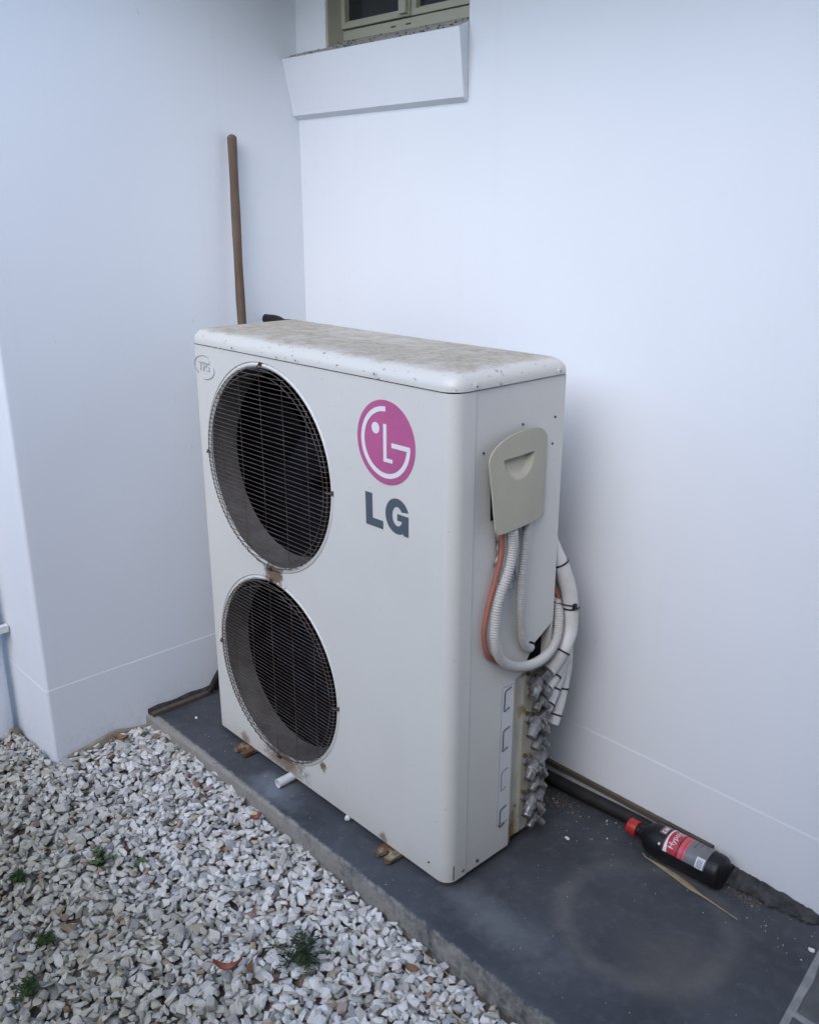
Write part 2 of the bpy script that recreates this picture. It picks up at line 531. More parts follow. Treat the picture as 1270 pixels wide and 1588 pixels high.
M['leaf_red'] = spotted('dry_red_leaf', (0.22, 0.045, 0.030), (0.28, 0.10, 0.05), 50, 0.6, 0, 0.2)
M['straw'] = spotted('dry_straw', (0.36, 0.29, 0.18), (0.27, 0.21, 0.13), 50, 0.7, 0, 0.2)
M['flake'] = plain('paint_flake_white', (0.70, 0.70, 0.70), 0.6)
M['red_cap'] = spotted('red_plastic_cap', (0.42, 0.022, 0.020), (0.36, 0.02, 0.018), 20, 0.4, 0, 0.03)
M['label_red'] = spotted('red_label_print', (0.42, 0.035, 0.050), (0.36, 0.03, 0.045), 20, 0.35, 0, 0.02)
M['label_pink'] = plain('light_red_label_print', (0.55, 0.09, 0.12), 0.35)
M['label_maroon'] = plain('maroon_label_print', (0.13, 0.012, 0.030), 0.35)
M['label_grey'] = spotted('grey_label_print', (0.16, 0.165, 0.17), (0.13, 0.13, 0.135), 40, 0.35, 0, 0.02)
M['label_white'] = plain('white_label_print', (0.68, 0.69, 0.72), 0.4)


def mat_glass():
    m = NT('window_glass', 0.04, 0, 0.5)
    m.col((0.012, 0.013, 0.015))
    m.b.inputs['Coat Weight'].default_value = 0.4
    m.b.inputs['Coat Roughness'].default_value = 0.03
    return m.mat


M['glass'] = mat_glass()

# ------------------------------------------------------------------ SETTING: ground
g = MB()
g.add([(-600, -600, -.13), (600, -600, -.13), (600, 600, -.13), (-600, 600, -.13)], [(0, 1, 2, 3)])
tag(g.build('ground', M['earth']), kind='structure')


def sstep(a, b, x):
    t = np.clip((x - a) / (b - a), 0, 1)
    return t * t * (3 - 2 * t)


def surf(x, y):
    """top of the gravel"""
    near = -0.016 - 0.030 * sstep(-0.15, 0.75, x)
    far = -0.042
    left = -0.035 - 0.035 * sstep(-0.15, -0.7, -np.abs(x + 0.0) * 0 + x * 1.0)
    k = sstep(-0.12, -0.55, y) * sstep(-0.15, 0.15, x)
    z = near * (1 - k) + far * k
    return np.where(x < -0.15, -0.024 - 0.030 * sstep(-0.25, -0.8, x), z)


GX0, GX1, GY0, GY1 = -1.35, 2.15, -1.75, -0.096
nx, ny = 60, 30
b = MB()
gv = []
for i in range(nx + 1):
    for j in range(ny + 1):
        x, y = GX0 + (GX1 - GX0) * i / nx, GY0 + (GY1 - GY0) * j / ny
        gv.append((x, y, float(surf(np.float64(x), np.float64(y))) - 0.026))
b.add(gv, [(i * (ny + 1) + j, (i + 1) * (ny + 1) + j, (i + 1) * (ny + 1) + j + 1, i * (ny + 1) + j + 1) for i in range(nx) for j in range(ny)])
gravel_bed = tag(b.build('gravel_bed', M['soil']), kind='structure')

# crushed stones: a handful of convex hull shapes, dropped on a height map
VARS = []
for k in range(26):
    bm = bmesh.new()
    n = random.choice((10, 12, 14, 17))
    sx, sy, sz = 1.0, random.uniform(.52, .90), random.uniform(.34, .66)
    for i in range(n):
        v = Vector((random.gauss(0, 1), random.gauss(0, 1), random.gauss(0, 1))).normalized()
        e = random.uniform(.78, 1.0)
        # push towards a box so that the stones read as broken, not as pebbles
        q = max(abs(v.x), abs(v.y), abs(v.z))
        v = v * (e * (0.55 + 0.45 / q * 0.85))
        bm.verts.new((v.x * sx * .60, v.y * sy * .60, v.z * sz * .56))
    bmesh.ops.convex_hull(bm, input=bm.verts)
    bmesh.ops.delete(bm, geom=[v for v in bm.verts if not v.link_faces], context='VERTS')
    bmesh.ops.bevel(bm, geom=list(bm.edges), offset=0.035, offset_type='OFFSET', segments=1, affect='EDGES', clamp_overlap=True) if False else None
    bmesh.ops.triangulate(bm, faces=bm.faces)
    bm.verts.index_update()
    VARS.append((np.array([v.co[:] for v in bm.verts]), np.array([[v.index for v in f.verts] for f in bm.faces]), sz))
    bm.free()

HS = 0.005
HX, HY = int((GX1 - GX0) / HS) + 2, int((GY1 - GY0) / HS) + 2
xs = GX0 + np.arange(HX) * HS
ys = GY0 + np.arange(HY) * HS
H = surf(xs[:, None] + 0 * ys[None, :], ys[None, :] + 0 * xs[:, None]) - 0.032


def inside_wing(x, y, m):
    return x < XL + m and y > YC - m


cam_p = np.array(cam.matrix_world.translation)
Rw = np.array([rgt[:], upv[:], fwd[:]])


def in_view(p, m=1.0):
    q = Rw @ (np.array(p) - cam_p)
    return q[2] > 0 and abs(q[0] / q[2]) < m * 635 / 1420.9 and abs(q[1] / q[2]) < m * 794 / 1420.9


stones = []


def drop(x, y, s, layer, fill=False):
    if inside_wing(x, y, 0.006 + s * .28) or y > GY1 - s * 0.45:
        return
    vis = in_view((x, y, -.06), 1.12)
    if not vis and (layer == 2 or fill) and RNG.random() < .4:
        return
    vi = int(RNG.integers(len(VARS)))
    sz = VARS[vi][2]
    r = s * .42
    i0, i1 = max(0, int((x - r - GX0) / HS)), int((x + r - GX0) / HS) + 1
    j0, j1 = max(0, int((y - r - GY0) / HS)), int((y + r - GY0) / HS) + 1
    win = H[i0:i1, j0:j1]
    base = float(np.percentile(win, 52))
    th = s * sz
    if base + th * 0.6 > float(surf(np.float64(x), np.float64(y))) + (0.016 if not fill else 0.012):
        return
    gx = (win[-1].mean() - win[0].mean()) / max(HS, (win.shape[0] - 1) * HS)
    gy = (win[:, -1].mean() - win[:, 0].mean()) / max(HS, (win.shape[1] - 1) * HS)
    nrm = Vector((-gx * .8 + RNG.normal(0, .26), -gy * .8 + RNG.normal(0, .26), 1)).normalized()
    rot = nrm.to_track_quat('Z', 'Y').to_matrix() @ Matrix.Rotation(RNG.uniform(0, 6.283), 3, 'Z')
    ii, jj = np.meshgrid(np.arange(i0, i0 + win.shape[0]), np.arange(j0, j0 + win.shape[1]), indexing='ij')
    rr2 = ((GX0 + ii * HS - x) ** 2 + (GY0 + jj * HS - y) ** 2) / (r * r)
    H[i0:i1, j0:j1] = np.where(rr2 < 1.0, np.maximum(win, base + th * .78 * np.sqrt(np.clip(1 - rr2 * .7, 0, 1))), win)
    stones.append((x, y, base + th * .38, s, vi, rot, layer, vis))


for layer, (cnt, s0, s1) in enumerate(((7000, .026, .040), (7000, .023, .042), (7000, .021, .047))):
    X = RNG.uniform(GX0 + .02, GX1 - .02, cnt)
    Y = RNG.uniform(GY0 + .02, GY1 - .010, cnt)
    S = s0 + (s1 - s0) * RNG.beta(1.5, 2.6, cnt)
    for x, y, q in zip(X, Y, S):
        drop(x, y, q, layer)
# fill what gaps are left
for rnd in range(3):
    G_ = surf(xs[:, None] + 0 * ys[None, :], ys[None, :] + 0 * xs[:, None]) - H
    gi_, gj_ = np.nonzero(G_ > 0.010)
    o_ = RNG.permutation(len(gi_))[:9000]
    for i, j in zip(gi_[o_], gj_[o_]):
        if G_[i, j] > 0.010 and float(surf(xs[i], ys[j])) - H[i, j] > 0.009:
            drop(xs[i] + RNG.uniform(-.004, .004), ys[j] + RNG.uniform(-.004, .004), RNG.uniform(.016, .030), 1, True)
print('stones', len(stones))

# the 300 that show largest become stones of their own
def shown(st):
    return st[3] / np.linalg.norm(np.array(st[:3]) - cam_p)
cand = sorted([i for i, st in enumerate(stones) if st[6] >= 1 and in_view(st[:3], 0.99)], key=lambda i: -shown(stones[i]) * (1.25 if stones[i][6] == 2 else 1))
single = set(cand[:296])
vmesh = []
for k, (V, F, sz) in enumerate(VARS):
    me = bpy.data.meshes.new('stone')
    me.from_pydata(V.tolist(), [], F.tolist())
    at = me.attributes.new('tone', 'FLOAT', 'POINT')
    at.data.foreach_set('value', [k / 26.0] * len(V))
    me.materials.append(M['stone'])
    vmesh.append(me)
allV, allF, allT = [], [], []
off = 0
for i, (x, y, z, s, vi, rot, layer, vis) in enumerate(stones):
    if i in single:
        o = bpy.data.objects.new('stone', vmesh[vi])
        o.matrix_world = Matrix.Translation((x, y, z)) @ rot.to_4x4() @ Matrix.Scale(s, 4)
        o.parent = gravel_bed
        COL.objects.link(o)
        continue
    V, F, sz = VARS[vi]
    allV.append((V * s) @ np.array(rot).T + np.array((x, y, z)))
    allF.append(F + off)
    allT.append(np.full(len(V), RNG.random()))
    off += len(V)
allV, allF, allT = np.concatenate(allV), np.concatenate(allF), np.concatenate(allT)
me = bpy.data.meshes.new('loose_gravel')
me.vertices.add(len(allV)); me.vertices.foreach_set('co', allV.ravel())
me.loops.add(allF.size); me.loops.foreach_set('vertex_index', allF.ravel())
me.polygons.add(len(allF)); me.polygons.foreach_set('loop_start', np.arange(0, allF.size, 3))
me.update(calc_edges=True)
me.shade_flat()
at = me.attributes.new('tone', 'FLOAT', 'POINT'); at.data.foreach_set('value', allT)
me.materials.append(M['stone'])
lg = bpy.data.objects.new('loose_gravel', me)
lg.parent = gravel_bed
COL.objects.link(lg)
tag(lg, kind='stuff')

# concrete slab with a rough front edge
fe = [(XL, -.122), (-.05, -.1145), (.15, -.110), (.41, -.1056), (.57, -.1000), (.95, -.0975), (1.31, -.096), (1.659, -.096)]
front = []
rr = random.Random(3)
for (xa, ya), (xb, yb2) in zip(fe, fe[1:]):
    n = max(2, int((xb - xa) / .008))
    for i in range(n):
        t = i / n
        front.append((xa + (xb - xa) * t, ya + (yb2 - ya) * t + rr.gauss(0, .0009) + .002 * math.sin(37 * (xa + (xb - xa) * t)) * math.sin(11 * (xa + (xb - xa) * t))))
front.append((1.659, -.096))
b = MB()
n = len(front)
chip = [abs(rr.gauss(0, .0016)) + .0015 for _ in front]
bx = lambda x: XL + (x - XL) * (1.578 - XL) / (1.659 - XL)
L = [[(bx(x), YB + .02, 0) for x, y in front],
     [(x, y + .006 + c * 1.5, 0) for (x, y), c in zip(front, chip)],
     [(x, y + .0015, -.0016 - c * .6) for (x, y), c in zip(front, chip)],
     [(x, y - .0012, -.007 - c) for (x, y), c in zip(front, chip)],
     [(x, y - .004, -.13) for x, y in front],
     [(bx(x), YB + .02, -.13) for x, y in front]]
b.loops(L, closed=False, smooth=True)
for k in (0, n - 1):
    b.add([l[k] for l in L], [tuple(range(len(L)))])
tag(b.build('concrete_slab', M['slab'], sharp=50), kind='structure')

# crazy paving beyond the slab, flush with it
b = MB()
b.add([(1.577, YB, -.0012), (1.6582, -.097, -.0012), (3.1, -.097, -.0012), (3.1, YB, -.0012), (1.577, YB, -.13), (1.6582, -.097, -.13), (3.1, -.097, -.13), (3.1, YB, -.13)], [(0, 1, 2, 3), (0, 4, 5, 1), (1, 5, 6, 2), (2, 6, 7, 3)])
path = tag(b.build('stone_path', M['mortar']), kind='structure')
pav = [[(1.632, .263), (1.612, .41), (1.598, .532), (1.98, .532), (1.93, .36), (1.80, .262)],
       [(1.635, .247), (1.80, .246), (1.86, .10), (1.83, -.09), (1.677, -.09)],
       [(1.885, .10), (1.83, .245), (1.95, .335), (2.25, .28), (2.22, .05), (1.98, .03)],
       [(2.005, .365), (2.03, .532), (2.45, .532), (2.40, .34), (2.27, .305)],
       [(1.86, -.09), (1.885, .07), (1.985, .005), (2.22, .025), (2.24, -.09)],
       [(2.28, .28), (2.42, .315), (2.70, .25), (2.62, .0), (2.25, .05)],
       [(2.43, .345), (2.48, .532), (2.95, .532), (2.86, .29), (2.71, .28)],
       [(2.27, -.09), (2.25, .02), (2.62, -.03), (2.66, -.09)],
       [(2.73, .25), (2.88, .265), (3.2, .2), (3.1, -.09), (2.68, -.09), (2.65, .0)]]
for pts in pav:
    q = []
    for (xa, ya), (xb, yb2) in zip(pts, pts[1:] + pts[:1]):
        for t in (0, .33, .66):
            q.append((xa + (xb - xa) * t + rr.gauss(0, .0022), ya + (yb2 - ya) * t + rr.gauss(0, .0022)))
    cx, cy = sum(p[0] for p in q) / len(q), sum(p[1] for p in q) / len(q)
    b = MB()
    L = [[(x, y, -.01) for x, y in q], [(x, y, 0.0) for x, y in q], [(x + (cx - x) * .03, y + (cy - y) * .03, .002) for x, y in q]]
    b.loops(L, True, False, True, smooth=False)
    b.build('paving_stone', M['slate'], path)

# ------------------------------------------------------------------ HOUSE
house = tag(empty('house', (0.9, YB, 0)), 'white rendered house corner with a beige window above the air conditioner', 'house')
WX0, WX1, WZ0, WZ1 = -.083, .4595, 1.880, 2.16            # window opening
XR, ZTOP = 6.0, 2.22
b = MB()
# back wall in pieces round the opening; plinth 4 mm proud
tri_fill([(XL - .25, ZG), (XR, ZG), (XR, ZTOP), (XL - .25, ZTOP)], [[(WX0, WZ0 - .012), (WX0, WZ1), (WX1, WZ1), (WX1, WZ0 - .012)]], lambda u, v: (u, YB, v), b)
b.add([(XL - .25, YB - .0008, ZG - .005), (XR, YB - .0008, ZG - .005), (XR, YB, ZG), (XL - .25, YB, ZG)], [(0, 1, 2, 3)])
b.add([(XL - .25, YB - .0008, -.13), (XR, YB - .0008, -.13), (XR, YB - .0008, ZG - .005), (XL - .25, YB - .0008, ZG - .005)], [(0, 1, 2, 3)])
# reveals
for p in ([(WX0, YB, WZ0 - .012), (WX0, YB + .12, WZ0 - .012), (WX0, YB + .12, WZ1), (WX0, YB, WZ1)],
          [(WX1, YB, WZ0 - .012), (WX1, YB + .12, WZ0 - .012), (WX1, YB + .12, WZ1), (WX1, YB, WZ1)],
          [(WX0, YB, WZ1), (WX0, YB + .12, WZ1), (WX1, YB + .12, WZ1), (WX1, YB, WZ1)]):
    b.add(p, [(0, 1, 2, 3)])
b.add([(XR, YB, -.13), (XR, YB + 5, -.13), (XR, YB + 5, ZTOP), (XR, YB, ZTOP)], [(0, 1, 2, 3)])
wl = b.build('wall', M['wall'], house, fix=False)
wl['label'] = 'long back wall behind the air conditioner'
b = MB()
# left wing: side face, rounded arris, front face
nA = 6
def wing(zlo, zhi, o):
    prof = [(XL + o, YB + .1), (XL + o, YC + .012)]
    for k in range(1, nA + 1):
        a = k / nA * math.pi / 2
        prof.append((XL + o - .012 + .012 * math.cos(a), YC - o + .012 - .012 * math.sin(a)))
    prof.append((-5.0, YC - o))
    return [[(x, y, zlo) for x, y in prof], [(x, y, zhi) for x, y in prof]]
b.loops(wing(ZG, ZTOP, 0), False, smooth=True)
b.loops(wing(-.13, ZG - .005, .0008), False, smooth=True)
l0, l1 = wing(ZG - .005, ZG, .0008)[0], wing(ZG, ZG, 0)[1]
b.loops([l0, l1], False, smooth=False)
w2 = b.build('wall', M['wall'], house, sharp=40, fix=False)
w2['label'] = 'left wing wall with the wooden stick against it'

# window
win = MB()
yf = YB + .060
win.box((WX0 + .001, yf, 1.9040), (WX1 - .001, yf + .05, 1.9290))            # bottom rail
win.box((WX0 + .001, yf - .056, WZ0 + .006), (WX0 + .006, yf + .05, WZ1 - .002))   # lining of the left reveal
win.box((WX1 - .036, yf, 1.9295), (WX1 - .001, yf + .05, WZ1 - .002))
win.box((WX0 + .0065, yf + .012, WZ1 - .04), (WX1 - .037, yf + .05, WZ1 - .002))
window = win.build('window', M['frame'], house)


def sash(x0, x1, dy):
    m = MB()
    zt = WZ1 - .042
    y0, y1 = yf - .010 + dy, yf + .018 + dy
    m.box((x0, y0, 1.932), (x1, y1, 1.9465))
    m.box((x0, y0, zt - .03), (x1, y1, zt))
    m.box((x0, y0 + .0005, 1.9470), (x0 + .016, y1, zt - .0305))
    m.box((x1 - .028, y0 + .0005, 1.9470), (x1, y1, zt - .0305))
    # rebate bead
    m.box((x0 + .0165, y0 + .010, 1.9470), (x1 - .0285, y0 + .014, 1.951))
    m.build('sash', M['frame'], window)
    p = MB()
    p.box((x0 + .0165, y0 + .016, 1.9515), (x1 - .0285, y0 + .020, zt - .031))
    p.build('pane', M['glass'], window)


sash(WX0 + .007, .200, 0)
sash(.2015, WX1 - .0375, .006)
m = MB(); m.box((.171, yf - .022, 1.938), (.197, yf - .0105, WZ1 - .05)); m.build('mullion', M['frame'], window)
for xx in (.128, .186):
    m = MB(); m.box((xx - .009, yf - .0012, 1.9135), (xx + .009, yf + .003, 1.917)); m.build('drain_slot', M['ink'], window)
# curtain edge seen through the left pane is only a dark room: build the room
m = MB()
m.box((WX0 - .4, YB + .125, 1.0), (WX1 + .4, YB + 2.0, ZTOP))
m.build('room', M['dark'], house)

# sill: sloped front face, splayed end
sy0, sz0, sy1, sz1 = .483, 1.8620, .5165, 1.7160
b = MB()
A = [(XL, sy0, sz0), (.479, sy0, sz0), (.4585, YB, sz0 + .008)]
xa = XL + .0005
tl, tr, trb = (xa, sy0, sz0), (.479, sy0, sz0), (.4595, YB - .0005, sz0 + .0194)
bl, br, brb = (xa, sy1, sz1), (.465, sy1, sz1), (.4595, YB - .0005, sz1 - .010)
blb = (xa, YB - .0005, sz1 - .010)
tlb = (xa, YB - .0005, sz0 + .0194)
b.add([tl, tr, br, bl], [(0, 1, 2, 3)])
b.add([tr, trb, brb, br], [(0, 1, 2, 3)])
b.add([bl, br, brb, blb], [(0, 1, 2, 3)])
b.add([tl, tr, trb, tlb], [(0, 1, 2, 3)], 1)
# the part of the sill top that runs in under the frame
b.add([(WX0 + .001, YB - .0005, sz0 + .0196), (WX1 - .001, YB - .0005, sz0 + .0196), (WX1 - .001, yf + .02, sz0 + .0485), (WX0 + .001, yf + .02, sz0 + .0485)], [(0, 1, 2, 3)], 1)
sill = b.build('window_sill', [M['wall'], M['sill_dirt']], house, fix=False)
# crumbs of dirt along the sill edge
b = MB()
rc = random.Random(5)
for k in range(90):
    x = rc.uniform(XL + .01, .45); t = rc.random() ** 2
    y = sy0 + .002 + t * (YB - sy0 if x < WX0 else .10); z = sz0 + (y - sy0) * .36 + .0005
    s = rc.uniform(.0015, .0055) * (1 if x > WX0 else .8)
    b.add([(x - s, y, z), (x, y - s * .6, z), (x + s, y, z), (x, y + s, z), (x, y, z + s)], [(0, 1, 4), (1, 2, 4), (2, 3, 4), (3, 0, 4)])
tag(b.build('sill_dirt', M['soil'], house), kind='stuff')

# downpipe on the front of the left wing
b = MB()
px_, py_, pr = -.495, YC - .060, .046
b.cyl((px_, py_, -.12), (px_, py_, 2.5), pr, sides=32)
dp = b.build('downpipe', M['wall'], house)
b = MB()
b.lathe([(pr + .001, .0), (pr + .004, 0), (pr + .004, .022), (pr + .001, .022)], (px_, py_, .296), 'Z', 32)
b.box((px_ + pr - .002, py_ - .004, .297), (px_ + pr + .018, py_ + .056, .317))
b.build('pipe_bracket', M['pvc'], dp)

# unseen eaves set low to darken the walls, low roof over both wings
b = MB()
EO = .60
out = [(-5.4, YC - EO), (XL + .22, YC - EO), (XL + .22, YB - EO), (XR + .4, YB - EO), (XR + .4, YB + 5.4), (-5.4, YB + 5.4)]
b.poly(out, lambda u, v, d: (u, v, ZTOP + d), .02, 0)
b.poly([(x, y) for x, y in out], lambda u, v, d: (u, v, ZTOP + .021 + d), .16, 1)
b.build('eaves', [M['soffit'], M['frame']], house)
b = MB()
zr = ZTOP + .182
b.add([(-5.5, YC - EO - .05, zr), (XR + .5, YC - EO - .05, zr), (XR + .5, 2.6, zr + 1.5), (-5.5, 2.6, zr + 1.5), (-5.5, 6.0, zr), (XR + .5, 6.0, zr)], [(0, 1, 2, 3), (3, 2, 5, 4), (0, 3, 4), (1, 5, 2)]) if False else None
b.add([(XL + .22, YB - EO - .03, zr), (XR + .45, YB - EO - .03, zr), (XR + .45, 3.2, zr + 1.3), (-5.45, 3.2, zr + 1.3), (-5.45, 6.0, zr), (XR + .45, 6.0, zr), (-5.45, YB - EO - .03, zr)], [(0, 1, 2, 3, 6), (3, 2, 5, 4)])
b.add([(-5.45, YC - EO - .03, zr), (XL + .22, YC - EO - .03, zr), (XL + .22, YB - EO - .03, zr), (-5.45, YB - EO - .03, zr)], [(0, 1, 2, 3)])
b.build('roof', M['roof'], house)

# unseen fence added behind and beside the camera to block low sky
M['fence'] = spotted('dark_fence_steel', (0.075, 0.085, 0.080), (0.06, 0.068, 0.065), 3, 0.6, 0, 0.05)


def fence(p0, p1, h, label):
    p0, p1 = Vector(p0), Vector(p1)
    d_ = (p1 - p0).normalized()
    n_ = Vector((-d_.y, d_.x, 0))
    root_ = tag(empty('shade_fence', (p0.x, p0.y, -.13)), label, 'fence')
    ln = (p1 - p0).length
    k_ = int(ln / 2.4) + 1
    for i in range(k_ + 1):
        c_ = p0 + d_ * (ln * i / k_)
        m_ = MB()
        m_.tube([c_ + Vector((0, 0, -.13)), c_ + Vector((0, 0, h + .02))], .035, 4)
        m_.build('post', M['fence'], root_)
        if i < k_:
            m_ = MB()
            prof_ = []
            wd_ = ln / k_
            for j in range(33):
                t_ = .03 + (wd_ - .06) * j / 32
                prof_.append(c_ + d_ * t_ + n_ * (.018 if (j // 2) % 2 else -.018))
            m_.loops([[q + Vector((0, 0, -.05)) for q in prof_], [q + Vector((0, 0, h)) for q in prof_]], False, smooth=False)
            m_.build('panel', M['fence'], root_)


fence((2.9, -4.0, 0), (2.9, YB - .02, 0), 2.5, 'dark steel fence added unseen on the right to block low sky')
fence((-6.0, -4.0, 0), (2.9, -4.0, 0), 2.5, 'dark steel fence added unseen facing the house to block low sky')

# ------------------------------------------------------------------ AIR CONDITIONER
ac = tag(empty('air_conditioner', (W / 2, D / 2, 0)), 'large off-white twin-fan outdoor air conditioner unit on the dark slab', 'air conditioner')
RC = .030
b = MB()
ztop = ZS - .0025
holes = [circle2(FANX, z, FR) for z in FANZ]
tri_fill([(RC, ZB), (W - RC, ZB), (W - RC, ztop), (RC, ztop)], holes, lambda u, v: (u, 0, v), b)


def corner(side):
    pr_ = []
    for k in range(13):
        a = k / 12 * math.pi / 2
        x = RC - RC * math.sin(a)
        y = RC - RC * math.cos(a)
        pr_.append((x if side < 0 else W - x, y))
    pr_.append((0 if side < 0 else W, .0605))
    pr_.append((.012 if side < 0 else W - .012, .0605))
    return pr_


for s in (-1, 1):
    pr_ = corner(s)
    b.loops([[(x, y, ZB) for x, y in pr_], [(x, y, ztop) for x, y in pr_]], False, smooth=True)
# hem return under the front
b.add([(RC, 0, ZB), (W - RC, 0, ZB), (W - RC, .02, ZB), (RC, .02, ZB)], [(0, 1, 2, 3)])
fp = b.build('front_panel', M['cabinet'], ac, sharp=30, fix=False)

# ring groove and rolled rim round each fan opening
for z in FANZ:
    b = MB()
    b.lathe([(FR, 0), (FR - .0012, .0035), (FR - .003, .0035), (FR - .0042, .0008), (FR - .0060, -.0004), (FR - .0095, .0004), (FR - .0125, .0025), (FR - .0150, .006)], (FANX, 0, z), 'Y', 96)
    b.build('fan_rim', M['cabinet'], ac, sharp=60)
    b = MB()
    b.lathe([(FR - .0151, .0062), (FR - .0185, .020), (FR - .0245, .050), (FR - .027, .072), (FR - .024, .074)], (FANX, 0, z), 'Y', 96)
    b.build('fan_shroud', M['shroud'], ac)
    # fan: hub and three swept blades
    b = MB()
    b.lathe([(.001, .118), (.05, .120), (.062, .132), (.064, .205)], (FANX, 0, z), 'Y', 32)
    ph0 = .4 if z > .5 else 1.2
    for k in range(3):
        rows = []
        for i in range(9):
            r = .06 + (.222 - .06) * i / 8
            row = []
            for j in range(9):
                t = j / 8
                a = ph0 + k * 2 * math.pi / 3 + (t - .5) * (1.25 - .25 * i / 8) + .45 * (i / 8) ** 1.5
                y = .135 + .07 * t - .012 * math.sin(math.pi * t)
                row.append((FANX + r * math.cos(a), y, z + r * math.sin(a)))
            rows.append(row)
        b.loops(rows, False, smooth=True)
    b.build('fan_blade', M['blade'], ac, fix=False)

# wire grilles
for gi, z in enumerate(FANZ):
    GRr, GY = .2495, -.0090
    pitch = .0116 if gi == 0 else .0101
    gb = MB()
    for rad in (.2475, .2330):
        loop = [(FANX + rad * math.cos(a), GY + .0032, z + rad * math.sin(a)) for a in np.linspace(0, 2 * math.pi, 97)]
        gb.tube(loop, .0011, 6, False)
    # fixing hooks at the top and the sides
    for a in (90, 0, 180, 270):
        ca, sa = math.cos(R(a)), math.sin(R(a))
        hp = [(FANX + rr_ * ca, yy, z + rr_ * sa) for rr_, yy in ((.240, GY + .0032), (.2500, GY - .002), (.2585, GY + .004), (.2590, .001))]
        gb.tube(spline(hp, 5), .0016, 6)
        gb.cyl((FANX + .2585 * ca, -.003, z + .2585 * sa), (FANX + .2585 * ca, .004, z + .2585 * sa), .0052, sides=10)
    gr = gb.build('fan_grille', M['wire'], ac)
    n = int(.488 / pitch)
    for i in range(n + 1):
        zz = -.244 + .488 * i / n
        h = math.sqrt(max(1e-6, GRr ** 2 - zz ** 2))
        dz = random.gauss(0, .00035)
        e = .0045
        pts = [(FANX - h - .001, GY + .0085, z + zz), (FANX - h, GY + .003, z + zz), (FANX - h + e, GY, z + zz), (FANX, GY - .001, z + zz + dz), (FANX + h - e, GY, z + zz), (FANX + h, GY + .003, z + zz), (FANX + h + .001, GY + .0085, z + zz)]
        w = MB(); w.tube(pts, .0009, 5, False)
        w.build('wire', M['wire'], gr)
    for xx in (-.178, -.089, 0, .089, .178):
        h = math.sqrt(.2475 ** 2 - xx ** 2)
        w = MB(); w.tube([(FANX + xx, GY + .0028, z - h), (FANX + xx, GY + .0026, z), (FANX + xx, GY + .0028, z + h)], .00080, 5, False)
        w.build('wire', M['wire'], gr)

# dark interior, coil at the back
b = MB()
b.box((.012, .2065, ZB + .01), (W - .04, D - .03, ZS - .01))
b.box((.012, .0775, ZB + .01), (.0155, .206, ZS - .01)); b.box((.62, .0775, ZB + .01), (.6235, .206, ZS - .01)); b.box((.016, .0775, ZB + .01), (.6195, .206, ZB + .0135)); b.box((.016, .0775, ZS - .0135), (.6195, .206, ZS - .01)); b.box((.016, .0775, .583), (.6195, .206, .5865))
b.build('inner_chassis', M['dark'], ac)
b = MB()
b.box((.02, D - .0295, ZB + .02), (.62, D - .012, ZS - .03))
for i in range(60):
    x = .02 + .6 * i / 60
    b.box((x, D - .0118, ZB + .02), (x + .002, D - .004, ZS - .03))
b.build('coil', M['coil'], ac)
b = MB()
b.box((.6205, D - .0055, ZB), (W - .0015, D - .0010, ztop))
b.build('back_panel', M['cabinet'], ac)
b = MB()
b.box((.012, D - .012, ZB), (.0195, D - .001, ztop))
b.build('coil_edge', M['cabinet'], ac)
# left side panel
b = MB()
b.box((.0012, .0625, ZB), (.011, D, ztop))
b.build('side_panel', M['cabinet'], ac)
# right side panel with the cut-out for the valves
b = MB()
xo = W - .0012
po = [(.0625, ZB), (.207, ZB), (.207, .462), (.236, .470), (.243, .489), (.270, .531), (D, .566), (D, ztop), (.0625, ztop)]
b.poly(po, lambda u, v, d: (xo - .010 + d, u, v), .010)
b.build('side_panel', M['cabinet'], ac)
# recessed valve plate
b = MB()
xp = W - .016
pl = [(.2072, xo - .0015), (.214, xo - .003), (.232, xp), (.256, xp), (.260, xp + .0015), (.264, xp), (D - .002, xp)]
b.loops([[(x, y, ZB + .001) for y, x in pl], [(x, y, .470) for y, x in pl]], False, smooth=True)
b.add([(xp, .318, ZB + .001), (W - .002, D, ZB + .001), (W - .002, D, .030), (xp, .318, .030)], [(0, 1, 2, 3)])
b.add([(xp - .012, .2072, .470), (xp, .2072, .470), (xp, D - .002, .470), (xp - .012, D - .002, .470)], [(0, 1, 2, 3)])
m = NT('rust_streaked_cream', 0.5)
c = m.mix(m.ramp(m.noise(9, 4), [(0.35, 0), (0.7, 1)]), (0.62, 0.60, 0.52), (0.56, 0.53, 0.43))
for cc, sc, rad in (((xp - W / 2, .222 - D / 2, .035), (1, .9, .50), .046), ((xp - W / 2, .26 - D / 2, .46), (1, .8, .9), .02), ((xp - W / 2, .255 - D / 2, .36), (1, .9, .9), .018)):
    d = m.math('DIVIDE', m.dist(cc, sc), rad)
    f = m.ramp(m.math('ADD', d, m.math('MULTIPLY', m.math('SUBTRACT', m.noise(60, 5, 0.7), 0.5), 2.0)), [(0.3, 0.95), (1.1, 0)])
    c = m.mix(f, c, m.ramp(m.noise(90, 3), [(0.35, (0.20, 0.105, 0.035)), (0.65, (0.42, 0.30, 0.11))]))
m.col(c)
b.build('valve_plate', m.mat, ac, sharp=60, fix=False)
b = MB()
b.box((xp - .06, .21, .472), (xp - .012, D - .004, .60))
b.build('cable_recess', M['dark'], ac)

